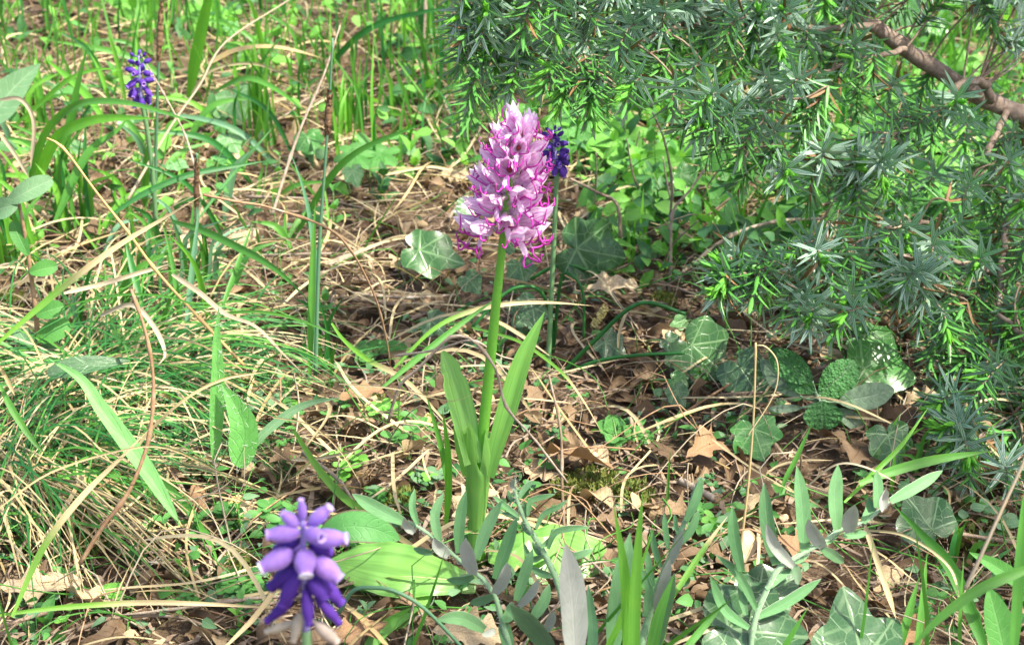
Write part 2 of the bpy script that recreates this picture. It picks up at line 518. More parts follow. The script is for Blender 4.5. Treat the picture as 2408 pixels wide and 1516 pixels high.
MAT['hawk_dots'] = m_pinn('hawkweed_leaf_spotted', (0.07, 0.24, 0.06), (0.08, 0.26, 0.065), (0.12, 0.30, 0.10), rough=0.5, trans=0.25, dots=0.9, edge=(0.12, 0.07, 0.05), midw=0.03, vmix=0.3)
MAT['dull'] = m_pinn('dull_leaf', (0.10, 0.22, 0.10), (0.14, 0.27, 0.13), (0.22, 0.33, 0.19), rough=0.6, trans=0.2, sheen=0.3)
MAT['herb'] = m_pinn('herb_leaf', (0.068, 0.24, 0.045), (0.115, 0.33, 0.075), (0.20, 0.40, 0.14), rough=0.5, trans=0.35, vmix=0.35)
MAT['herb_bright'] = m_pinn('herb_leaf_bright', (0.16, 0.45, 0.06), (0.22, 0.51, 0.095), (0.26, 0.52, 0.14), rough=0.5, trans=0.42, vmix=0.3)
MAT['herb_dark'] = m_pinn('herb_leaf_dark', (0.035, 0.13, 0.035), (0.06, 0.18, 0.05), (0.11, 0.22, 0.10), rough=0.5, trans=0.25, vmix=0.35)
MAT['herb_stem'] = m_plain('herb_stem', (0.14, 0.30, 0.07), (0.22, 0.34, 0.12), rough=0.5, trans=0.2)
MAT['jun_a'], MAT['jun_b'] = m_needle()
MAT['jun_dead'] = m_plain('juniper_needle_dead', (0.17, 0.085, 0.035), (0.25, 0.14, 0.06), rough=0.6)
MAT['jun_new'] = m_plain('juniper_new_shoot', (0.15, 0.46, 0.045), (0.20, 0.52, 0.07), rough=0.4, trans=0.35, scale=500.0, mul=(0.75, 0.85, 0.7))
MAT['spike'] = m_plain('sedge_spike', (0.10, 0.045, 0.028), (0.30, 0.20, 0.10), rough=0.6, scale=900.0)
MAT['catkin'] = m_plain('catkin', (0.40, 0.36, 0.12), (0.46, 0.40, 0.18), rough=0.75, scale=900.0, mul=(0.5, 0.5, 0.4))
MAT['moss'] = m_plain('moss', (0.10, 0.16, 0.03), (0.20, 0.22, 0.05), rough=0.8, trans=0.2)
MAT['stone'] = m_plain('stone', (0.40, 0.37, 0.33), (0.46, 0.43, 0.39), rough=0.85, scale=120.0, mul=(0.55, 0.53, 0.5))
MAT['oak_live'] = m_plain('oak_leaf_live', (0.06, 0.16, 0.03), (0.09, 0.22, 0.04), rough=0.5, trans=0.3)

def m_ground():
    N = NT('forest_soil')
    co = obco(N)
    n1 = N.noise(16.0, 6.0, co, 0.7)
    n2 = N.noise(150.0, 5.0, co, 0.7)
    c = N.mix(N.ramp(n1, 0.35, 0.65), (0.07, 0.047, 0.03), (0.15, 0.105, 0.065))
    c = N.mix(N.ramp(n2, 0.5, 0.7), c, (0.26, 0.20, 0.13))
    c = N.mix(N.m('MULTIPLY', N.ramp(n2, 0.5, 0.3), 0.7), c, (0.04, 0.028, 0.02))
    return N.out(c, 0.9, 0.1, bump=N.m('ADD', n2, n1), bstr=1.0, bdist=0.006)
MAT['ground'] = m_ground()

# ------------------------------------------------------------------ the ground
def axis_steps(lo, hi, n, mid_lo, mid_hi, nm):
    return np.concatenate([np.linspace(lo, mid_lo, n, endpoint=False), np.linspace(mid_lo, mid_hi, nm, endpoint=False), np.linspace(mid_hi, hi, n)])
gx = axis_steps(-60, 60, 14, -1.6, 1.6, 150)
gy = axis_steps(-40, 80, 14, 0.2, 4.0, 180)
GX, GY = np.meshgrid(gx, gy, indexing='ij')
GP = np.stack([GX, GY, hgt(GX, GY)], -1)
GA = np.ones(GP.shape[:2] + (4,)) * 0.5
mb = MB()
mb.grid(GP, GA)
tag(obj('ground', mb, MAT['ground']), 'brown woodland soil under leaf litter', None, None, 'structure')

# ------------------------------------------------------------------ leaf profiles
def lin(n):
    return np.linspace(0, 1, n)

def prof(kind, u):
    if kind == 'blade':
        return np.clip(np.minimum(1.0, 0.45 + u * 2.2) * (1 - np.clip((u - 0.45) / 0.55, 0, 1) ** 1.7), 0.02, 1)
    if kind == 'linear':
        return np.clip(np.minimum(1, u * 6 + .5) * np.minimum(1, (1 - u) * 5 + 0.03), 0.03, 1)
    if kind == 'lance':
        return np.clip(np.sin(PI * u ** 0.75) ** 0.85, 0.05, 1)
    if kind == 'obl':
        return np.clip(np.sin(PI * (u * 0.95 + 0.03)) ** 0.5 * (0.7 + 0.3 * u), 0.06, 1)
    if kind == 'ellip':
        return np.clip(np.sin(PI * u) ** 0.65, 0.05, 1)
    if kind == 'ovate':
        return np.clip(np.sin(PI * u ** 0.62) ** 0.8, 0.05, 1)
    if kind == 'orchid':
        return np.clip(np.minimum(1, 0.62 + u) * (1 - np.clip((u - 0.5) / 0.5, 0, 1) ** 2.2), 0.02, 1)
    if kind == 'broad':
        return np.clip(np.minimum(1, 0.30 + 1.5 * u) * (1 - np.clip((u - 0.45) / 0.55, 0, 1) ** 2.6), 0.04, 1)
    if kind == 'oak':
        env = np.sin(PI * np.clip(u, 0, 1) ** 1.25) ** 0.7
        lob = 0.66 + 0.34 * np.cos(2 * PI * (u * 4.2 - 0.35))
        return np.clip(env * lob, 0.035, 1)
    return np.ones_like(u)

def leaf_mesh(mb, P0, P1, hw, n, kind='lance', arch=0.08, cols=4, segs=12, fold=0.25, mat=0, rnd=None, under=None, serr=0.0, ripple=0.0, side=None, bend=0.0, twist=0.0):
    P0, P1, n = np.asarray(P0, float), np.asarray(P1, float), nrm(n)
    L = np.linalg.norm(P1 - P0)
    if serr:
        segs = max(segs, 40)
    u = lin(segs + 1)
    P = P0 + (P1 - P0) * u[:, None] + n * (arch * L * 4 * u * (1 - u))[:, None]
    if bend:
        s = nrm(np.cross(P1 - P0, n))
        P = P + s * (bend * L * 4 * u * (1 - u))[:, None]
    w = prof(kind, u) * hw
    if serr:
        w = w * (1 + serr * np.sin(u * 2 * PI * 18))
    r = rng.random() if rnd is None else rnd
    mb.ribbon(P, w, n, cols, fold, rnd=r, mat=mat, ripple=ripple, twist=twist)
    if under is not None:
        mb.ribbon(P - n * 0.0006, w * 0.995, n, cols, fold, rnd=r, mat=under, ripple=0, twist=twist)

UPC = nrm([0, -0.55, 0.83])     # a normal that leans towards the viewer's side
CAMN = nrm([0, -0.85, 0.5])

def leafpx(name, parent, org, b, t, wpx, Yb, n, kind, mat, **kw):
    """one leaf: base and tip where they stand, in the plane with normal n through the base at distance Yb"""
    P0 = at(b[0], b[1], Yb)
    P1 = onplane(t[0], t[1], P0, n)
    mb = MB()
    leaf_mesh(mb, P0, P1, wpx * 0.5 * px(P0), n, kind, **kw)
    return obj(name, mb, mat, parent, org)

def path3(pts, Y0=None, Y1=None, drop=None):
    """surveyed line: from distance Y0 at its first point to Y1 at its last"""
    if Y0 is None:
        Y0 = gr(*pts[0])[1]
    if Y1 is None:
        Y1 = Y0
    s = np.concatenate([[0], np.cumsum([math.dist(a, b) for a, b in zip(pts[:-1], pts[1:])])])
    s = s / s[-1]
    return np.array([at(p[0], p[1], Y0 + (Y1 - Y0) * k) for p, k in zip(pts, s)])

def ground_path(pts, lift=0.004):
    return np.array([gr(p[0], p[1], lift if np.isscalar(lift) else lift[i]) for i, p in enumerate(pts)])

# ------------------------------------------------------------------ oak tree whose crown dapples the light (stands beside the view)
def shade_wanted(x, y):
    """how densely the crown hangs above the line from this ground spot to the sun"""
    q = (x, y, 0.0)
    u, v = toview(np.array(q))
    d = 0.42
    if 850 < u < 2500 and 640 < v < 1260:
        d = 0.92
    if u > 1400 and v > 1200:
        d = 0.72
    if 250 < u < 1000 and 640 < v < 860:
        d = 0.62
    if u < 900 and v < 560:
        d = 0.28
    if u < 750 and v > 880:
        d = 0.30
    if 750 < u < 1400 and v > 1180:
        d = 0.22
    return d
LIT = [(at(1235, 420, .9), .055), (at(1180, 560, .9), .05), (at(1150, 850, .9), .04), (gr(940, 1350), .05), (gr(180, 1350), .08), (gr(420, 1150), .1), (gr(1130, 1250), .05),
       (at(715, 1300, .5), .05), (gr(1600, 690), .05), (gr(1950, 740), .05), (gr(100, 1050), .07), (gr(560, 300), .12), (at(330, 200, 1.5), .06),
       (at(1150, 1000, .9), .04), (at(1230, 850, .9), .035), (at(1070, 900, .9), .035), (at(1120, 1150, .9), .04), (at(930, 1350, .86), .06), (at(1140, 700, .9), .03), (at(1235, 320, .9), .05), (gr(2250, 120), .2), (gr(2150, 330), .15), (gr(1850, 480), .12), (gr(1500, 400), .12),
       (gr(300, 120), .15), (gr(650, 330), .1), (gr(80, 420), .1), (at(2200, 800, 1.0), .05), (at(1950, 620, 1.05), .05), (at(1350, 130, 1.13), .05), (at(1550, 180, 1.13), .05),
       (at(1700, 120, 1.15), .06), (at(1420, 130, 1.15), .07), (at(1800, 640, 1.08), .07), (at(2050, 150, 1.15), .06)]
JPOLY = [(1075, -80), (1072, 160), (1100, 290), (1150, 280), (1190, 210), (1300, 240), (1420, 290), (1540, 260), (1640, 310), (1650, 400), (1760, 440), (1900, 430), (2010, 500), (2030, 560), (1900, 590), (1750, 600),
         (1680, 630), (1690, 700), (1790, 720), (1880, 770), (1970, 780), (2050, 690), (2150, 770), (2190, 860), (2170, 930), (2200, 1060), (2220, 1170), (2470, 1190), (2470, -80)]
def inside(x, y, poly):
    c = False
    j = len(poly) - 1
    for i in range(len(poly)):
        (xi, yi), (xj, yj) = poly[i], poly[j]
        if (yi > y) != (yj > y) and x < (xj - xi) * (y - yi) / (yj - yi) + xi:
            c = not c
        j = i
    return c

for _x in range(1120, 2460, 130):
    for _y in range(-20, 1200, 130):
        if inside(_x, _y, JPOLY) and rng.random() < .7:
            LIT.append((at(_x + rng.normal(0, 30), _y + rng.normal(0, 30), np.interp(_y, [0, 400, 700, 1000, 1250], [1.15, 1.15, 1.07, 1.0, .95])), .045))
def crown():
    t = thing('oak_tree', 'tall oak tree whose leafy crown overhangs and dapples the clearing', 'tree', (2.9, -1.2, 0))
    org = np.array([2.9, -1.2, 0])
    mb = MB()
    tr = catmull([(2.9, -1.2, -0.1), (2.85, -1.15, 1.2), (2.7, -1.0, 2.6), (2.65, -0.9, 4.2)], 20)
    mb.tube(tr, np.linspace(0.16, 0.07, 20), 10)
    obj('trunk', mb, MAT['bark'], t, org)
    bb, lb = MB(), MB()
    u5 = lin(5)
    cnt = 0
    for i in range(520):
        gx_, gy_ = rng.uniform(-1.3, 1.5), rng.uniform(0.3, 3.6)
        if rng.random() > shade_wanted(gx_, gy_):
            continue
        z = rng.uniform(1.7, 2.7)
        c = np.array([gx_, gy_, 0]) + SUN_DIR / SUN_DIR[2] * z
        # gaps where the sun comes through
        for _ in range(int(rng.integers(14, 24))):
            p = c + rng.normal(0, 0.075, 3)
            ok = True
            for L, rad in LIT:
                q = p - L
                d_ = np.linalg.norm(q - SUN_DIR * np.dot(q, SUN_DIR))
                if d_ < rad + 0.035:
                    ok = False
                    break
            if not ok:
                continue
            d = nrm(rng.normal(0, 1, 3) + [0, 0, -0.4])
            n = nrm(rng.normal(0, 0.6, 3) + [0, 0, 1])
            leaf_mesh(lb, p, p + d * rng.uniform(0.038, 0.065), rng.uniform(0.013, 0.020), n, 'oak', segs=8, cols=2)
            cnt += 1
        a = tr[14] if rng.random() < 0.5 else tr[11]
        if i % 4 == 0:
            bb.tube(catmull([a, (a + c) / 2 + [0, 0, 0.25], c], 8), np.linspace(0.02, 0.004, 8), 5)
    obj('branch', bb, MAT['bark'], t, org)
    tag(obj('crown', lb, MAT['oak_live'], t, org), kind='stuff')
crown()

# ------------------------------------------------------------------ leaf litter
def oak_variant(k, segs=22, cols=4):
    mb = MB()
    L = 1.0
    u = lin(segs + 1)
    curl = [0.10, -0.14, 0.22, 0.05, -0.22, 0.16][k % 6]
    P = np.stack([u - 0.5, 0.06 * np.sin(u * 3 + k), curl * 4 * u * (1 - u) * 0.5], 1)
    env = np.sin(PI * np.clip(u, 0, 1) ** (1.1 + 0.1 * (k % 3))) ** 0.75
    lob = 0.76 + 0.24 * np.cos(2 * PI * (u * (3.6 + 0.4 * (k % 3)) - 0.3))
    w = np.clip(env * lob, 0.02, 1) * (0.27 + 0.03 * (k % 4))
    mb.ribbon(P, w, (0, 0, 1), cols, fold=[0.35, -0.3, 0.6, 0.15, 0.5, -0.5][k % 6], rnd=0.0, ripple=0.28, rfreq=2.2, twist=[0.3, -0.5, 0.0, 0.6, -0.2, 0.4][k % 6])
    if segs > 12:
        mb.tube(np.array([[-0.5, 0, 0], [-0.62, 0.015, 0.01], [-0.72, 0.05, 0.0]]), [0.012, 0.010, 0.012], 4, rnd=0)
    return mb
LM = [('the orchid base', 1125, 1330), ('the violet hyacinth', 715, 1470), ('the purple hyacinth', 372, 600), ('the hyacinth behind the orchid', 1290, 880), ('the sage rosette', 1930, 975), ('the spotted oval leaf', 850, 1265),
      ('the leaning woolly shoot', 1800, 1330), ('the slim woolly shoot', 1560, 1420), ('the arching woolly shoot', 1080, 1420), ('the netted ivy leaf', 2150, 1240), ('the grey lobed ivy', 2000, 1480), ('the flat grey ivy leaf', 1750, 1480),
      ('the straw stalk foot', 1741, 1290), ('the broad hairy leaf', 550, 1090), ('the toothed pale leaf', 300, 1040), ('the fescue tuft', 100, 1130), ('the lit straw fan', 200, 1280), ('the lit pale oak leaves', 120, 1400), ('the golden stalk end', 573, 858),
      ('the tall sedge foot', 742, 880), ('the hairy herb', 92, 880), ('the curled dead blade', 330, 800), ('the shorter sedge', 462, 640), ('the sunlit ivy pair', 550, 320), ('the small ivy by the sedge', 725, 380), ('the torn grey-green leaf', 30, 290),
      ('the widest bright blade', 450, 230), ('the yellow-green seedling', 320, 60), ('the kinked straw tangle', 980, 400), ('the lobed half-shaded herb', 870, 430), ('the toothed seedling', 1215, 310), ('the bright lobed leaf cluster', 1440, 410),
      ('the bare upright twig', 1575, 735), ('the large upright ivy leaf', 1400, 640), ('the rush hoops', 1300, 760), ('the broad dark ivy leaf', 1660, 860), ('the large tan oak leaf', 1350, 1085), ('the clover by the orchid sheath', 1010, 1150),
      ('the dark fallen stick', 900, 715), ('the arched grey twig', 930, 960), ('the clover clump behind the violet hyacinth', 650, 1270), ('the lichen-spotted twig', 1700, 600), ('the juniper shade', 2250, 900), ('the lower juniper tips', 2280, 1200),
      ('the thick juniper branch', 2250, 200), ('the upper juniper spray', 1450, 130), ('the far juniper edge', 1120, 60), ('the lit gap under the juniper', 1850, 560), ('the smooth oval leaf', 2350, 1450), ('the far straw bank', 700, 60), ('the far upright grass', 950, 100),
      ('the far grass behind the torn leaf', 80, 60), ('the far shaded herbs', 1700, 250), ('the far lit leaves', 2000, 350)]
LMP = np.array([gr(x, y) for _, x, y in LM])
def near(p):
    return LM[int(np.argmin(np.linalg.norm(LMP[:, :2] - np.asarray(p)[:2], axis=1)))][0]
OLOOK = ['gently cupped', 'arched', 'deeply curled', 'nearly flat', 'folded', 'twisted']
OAKM = [oak_variant(k).mesh('fallen_leaf', MAT['oak_dead']) for k in range(6)]
OAKP = [oak_variant(k + 1).mesh('fallen_leaf_pale', MAT['oak_pale']) for k in range(3)]

def inview(p, m=60):
    q = p - CAM
    if q @ FWD < 0.1:
        return False
    x, y = toview(p)
    return -m < x < W_ + m and -m < y < H_ + m

def rand_ground(m=40, near=0.0):
    while True:
        x, y = rng.uniform(-m, W_ + m), rng.uniform(-80, H_ + m)
        p = gr(x, y)
        # keep density even on the ground, not in the picture
        if rng.random() < min(1.0, (p[1] / 2.0) ** 2.2 + near):
            return p

cnt = 0
for i in range(230):
    p = rand_ground(0, 0.35)
    s = rng.uniform(0.022, 0.042) if 800 < toview(p)[0] and toview(p)[1] > 560 else rng.uniform(0.026, 0.052)
    pale = rng.random() < 0.3
    me = OAKP[i % 3] if pale else OAKM[i % 6]
    rot = (rng.normal(0, 0.35), rng.normal(0, 0.35), rng.uniform(0, 6.28))
    o = inst('fallen_oak_leaf', me, p + [0, 0, rng.uniform(0.004, 0.014)], rot, s)
    if pale:
        tag(o, f"{'small' if s < .036 else 'large'} pale {OLOOK[(i % 3) + 1]} fallen oak leaf near {near(p)}", 'leaf', 'pale fallen oak leaves in the litter')
    else:
        tag(o, f"{'small' if s < .036 else 'large'} brown {OLOOK[i % 6]} fallen oak leaf near {near(p)}", 'leaf', 'brown fallen oak leaves in the litter')

def bake(mb, src, M, off, scale, rnd):
    V, Q, A = src
    A = A.copy()
    A[:, 2] = rnd
    mb.add((V * scale) @ M.T + off, Q, A)

def raw(mb):
    return np.vstack(mb.V), np.vstack(mb.Q), np.vstack(mb.A)
def crumb_variant(k):
    # torn, rolled and crumpled pieces of old leaves
    mb = MB()
    u = lin(10)
    P = np.stack([u - 0.5, 0.10 * np.sin(u * 4 + k), [0.16, -0.12, 0.25, 0.1, -0.2, 0.3][k] * np.sin(PI * u)], 1)
    w = np.clip(np.sin(PI * (0.06 + 0.9 * u)) ** 0.6 * (0.85 + 0.15 * np.sin(u * 11 + 2 * k)), 0.05, 1) * [0.22, 0.30, 0.16, 0.34, 0.20, 0.26][k]
    mb.ribbon(P, w, (0, 0, 1), 4, fold=[0.9, -0.5, 1.3, 0.4, -1.0, 0.7][k], rnd=0.0, ripple=0.35, rfreq=1.6, twist=[1.0, -0.8, 0.4, 1.4, -1.6, 0.2][k])
    return mb
low = [raw(crumb_variant(k)) for k in range(6)]
mb, mbp = MB(), MB()
for i in range(8000):
    if i < 3500:
        p = rand_ground(150, 0.12)
    else:
        X, Y = rng.uniform(-2.6, 2.6), rng.uniform(0.1, 4.6)
        p = np.array([X, Y, hgt(X, Y)])
        if i > 4600 and inview(p, 100):
            continue
    M = euler_m((rng.normal(0, 0.4), rng.normal(0, 0.4), rng.uniform(0, 6.28)))
    bake(mbp if rng.random() < 0.13 else mb, low[i % 6], M, p + [0, 0, rng.uniform(0.0, 0.008)], rng.uniform(0.010, 0.032), rng.random())
tag(obj('leaf_litter', mb, MAT['oak_dead']), 'dense brown leaf litter covering the woodland floor', 'leaf litter', None, 'stuff')
tag(obj('pale_leaf_litter', mbp, MAT['oak_pale']), 'pale bleached leaf fragments strewn through the brown litter', 'leaf litter', None, 'stuff')

# dry straw lying about
def straw_variant(k):
    mb = MB()
    u = lin(11)
    b = [0.12, -0.2, 0.3, 0.05, -0.1, 0.22][k % 6]
    P = np.stack([u - 0.5, b * 4 * u * (1 - u) * 0.5 + 0.02 * np.sin(7 * u + k), 0.10 * np.sin(PI * u) * ((k % 3) - 0.4)], 1)
    mb.ribbon(P, prof('linear', u) * (0.0045 + 0.003 * (k % 3)), (0, 0, 1), 2, 0.3, rnd=0.0, twist=1.5 * ((k % 4) - 1.5))
    return mb
STR = [straw_variant(k).mesh('straw', MAT['straw'] if k % 3 else MAT['straw_grey']) for k in range(6)]
for i in range(250):
    while True:
        p = rand_ground(0, 0.25)
        x, y = toview(p)
        if (x < 1050 and (y < 820 or rng.random() < .45)) or y < 620 or rng.random() < 0.25:
            break
    s_ = rng.uniform(0.07, 0.17)
    o = inst('dry_grass_straw', STR[i % 6], p + [0, 0, rng.uniform(0.008, 0.022)], (rng.normal(0, 0.15), rng.normal(0, 0.16), rng.uniform(0, 6.28)), s_)
    tag(o, f"{'short' if s_ < .12 else 'long'} {['grey slightly bent', 'yellow bowed', 'yellow strongly curved', 'grey straight', 'yellow straight', 'yellow curved'][i % 6]} dry grass blade lying near {near(p)}", 'dry grass', 'dry grass blades lying on the litter')
lowS = [raw(straw_variant(k)) for k in range(6)]
mb = MB()
for i in range(1500):
    X, Y = rng.uniform(-2.4, 2.4), rng.uniform(.25, 4.2)
    p = np.array([X, Y, hgt(X, Y)])
    if not inview(p, 60):
        bake(mb, lowS[i % 6], euler_m((rng.normal(0, 0.16), rng.normal(0, 0.16), rng.uniform(0, 6.28))), p + [0, 0, rng.uniform(0.004, 0.020)], rng.uniform(0.05, 0.15), rng.random())
for i in range(1900):
    while True:
        p = rand_ground(120, 0.1)
        x, y = toview(p)
        if (x < 1050 and (y < 820 or rng.random() < .4)) or y < 600 or rng.random() < 0.3:
            break
    M = euler_m((rng.normal(0, 0.16), rng.normal(0, 0.16), rng.uniform(0, 6.28)))
    bake(mb, lowS[i % 6], M, p + [0, 0, rng.uniform(0.004, 0.020)], rng.uniform(0.05, 0.15), rng.random())
tag(obj('straw_litter', mb, MAT['straw']), 'fine dry grass thatch mixed into the leaf litter', 'dry grass', None, 'stuff')

def twig_variant(k):
    mb = MB()
    P = catmull([(-0.5, 0, 0), (-0.2, 0.03 * ((k % 3) - 1), 0.02), (0.15, 0.05 * ((k % 2) - .5), 0.03), (0.5, 0.06 * ((k % 4) - 1.5), 0.0)], 10)
    mb.tube(P, np.linspace(0.013, 0.006, 10) * (1 + 0.2 * np.sin(np.arange(10) * 2.1 + k)), 5, rnd=0)
    if k % 2:
        mb.tube(catmull([P[5], P[5] + [0.12, 0.10, 0.04], P[5] + [0.22, 0.2, 0.03]], 5), np.linspace(0.006, 0.003, 5), 4, rnd=0)
    return mb
TWM = [twig_variant(k).mesh('twig', MAT['twig'] if k % 2 else MAT['twig_grey']) for k in range(6)]
for i in range(170):
    p = rand_ground(0, 0.3)
    s_ = rng.uniform(0.05, 0.16)
    o = inst('fallen_twig', TWM[i % 6], p + [0, 0, rng.uniform(0.008, 0.016)], (rng.normal(0, 0.3), rng.normal(0, 0.12), rng.uniform(0, 6.28)), s_)
    tag(o, f"{'short' if s_ < .1 else 'long'} {'forked brown' if i % 2 else 'unbranched grey'} twig lying on the litter near {near(p)}", 'twig', 'thin twigs lying on the litter')

# fine debris: bits of stem, bark and leaf stalk
mb = MB()
for i in range(8000):
    p = rand_ground(80, 0.16)
    a = rng.uniform(0, 6.28)
    L = rng.uniform(.006, .034)
    d = np.array([math.cos(a), math.sin(a), rng.normal(0, .18)]) * L * .5
    c = p + [0, 0, rng.uniform(.003, .013)]
    P = np.array([c - d, c + rng.normal(0, .08, 3) * L, c + d])
    if i % 3:
        mb.tube(P, np.array([1.0, 1.1, .7]) * rng.uniform(.0003, .0009), 4, cap=False)
    else:
        mb.ribbon(P, np.array([.6, 1, .4]) * rng.uniform(.0008, .0022), (0, 0, 1), 1, 0)
tag(obj('fine_debris', mb, MAT['twig']), 'fine broken stems and bark bits scattered through the litter', 'debris', None, 'stuff')

# tangle of thin wiry stems, dry and green, over the litter
for nm, m, n_, lab in (('wiry_dry_stems', 'stalk_brown', 260, 'tangle of thin wiry dry stems over the litter'), ('fine_green_stems', 'grass', 420, 'thin trailing green strands woven through the litter'), ('fine_pale_stems', 'straw_grey', 260, 'thin pale strands woven through the shaded litter')):
    mb = MB()
    for i in range(n_):
        p = rand_ground(40, 0.5)
        a = rng.uniform(0, 6.28)
        L = rng.uniform(.04, .15)
        d = np.array([math.cos(a), math.sin(a), 0])
        q = rng.uniform(.05, .4) * L
        P = catmull([p, p + d * L * .35 + [0, 0, q] + rng.normal(0, .08, 3) * L, p + d * L * .7 + [0, 0, q * .9] + rng.normal(0, .1, 3) * L, p + d * L + [0, 0, q * .2]], 12)
        mb.tube(P, np.linspace(1, .5, 12) * rng.uniform(.0004, .0009), 4, cap=False)
    tag(obj(nm, mb, MAT[m]), lab, 'stems', None, 'stuff')
mbs = {m: MB() for m in ('herb', 'dull', 'herb_dark')}
for i in range(3600):
    x, y = rng.uniform(-60, 2460), rng.uniform(560, 1540)
    # low weeds come in drifts
    if math.sin(x * .011 + 1.7) + math.sin(y * .017 + x * .006) + rng.normal(0, .5) < .15:
        continue
    p = gr(x, y)
    p[2] += rng.uniform(.003, .022)
    d = nrm(rng.normal(0, 1, 3) * [1, 1, .4])
    L = rng.uniform(.005, .013)
    leaf_mesh(mbs[('herb', 'dull', 'herb_dark')[i % 3]], p, p + d * L, L * rng.uniform(.18, .36), rng.normal(0, .35, 3) + [0, -.4, .8], 'ovate', segs=4, cols=2)
for m in mbs:
    tag(obj('low_weeds', mbs[m], MAT[m]), {'herb': 'tiny green weeds', 'dull': 'tiny dull green weeds', 'herb_dark': 'tiny dark weeds'}[m] + ' carpeting the litter in drifts', 'weeds', None, 'stuff')

# moss patches
mb = MB()
for (x, y, r_) in [(860, 955, 40), (200, 1240, 45), (1400, 1150, 55), (1490, 1180, 50), (2290, 1250, 90), (330, 870, 40), (20, 720, 40), (40, 880, 40), (940, 1190, 40), (1560, 720, 30), (210, 1290, 45), (1870, 1165, 30), (250, 1210, 40), (560, 1350, 50), (1330, 1160, 40)]:
    c = gr(x, y)
    R = r_ * px(c)
    for _ in range(260):
        a, q = rng.uniform(0, 6.28), R * math.sqrt(rng.random())
        X, Y = c[0] + q * math.cos(a), c[1] + 1.4 * q * math.sin(a)
        p = np.array([X, Y, hgt(X, Y) + 0.004 + 0.006 * (1 - q / R)])
        d = nrm(rng.normal(0, 0.6, 3) + [0, 0, 1.0])
        mb.ribbon(np.array([p, p + d * 0.003, p + d * 0.006]), np.array([0.0008, 0.0011, 0.0002]), rng.normal(0, 1, 3), 1, 0)
tag(obj('moss', mb, MAT['moss']), 'low olive green moss growing in patches on the soil', 'moss', None, 'stuff')

# ------------------------------------------------------------------ the pink orchid
OY = 0.90
def frame(d, up=(0, 0, 1), roll=0.0):
    x = nrm(d)
    y = nrm(np.cross(up, x))
    z = np.cross(x, y)
    y, z = y * math.cos(roll) + z * math.sin(roll), z * math.cos(roll) - y * math.sin(roll)
    return np.stack([x, y, z], 1)

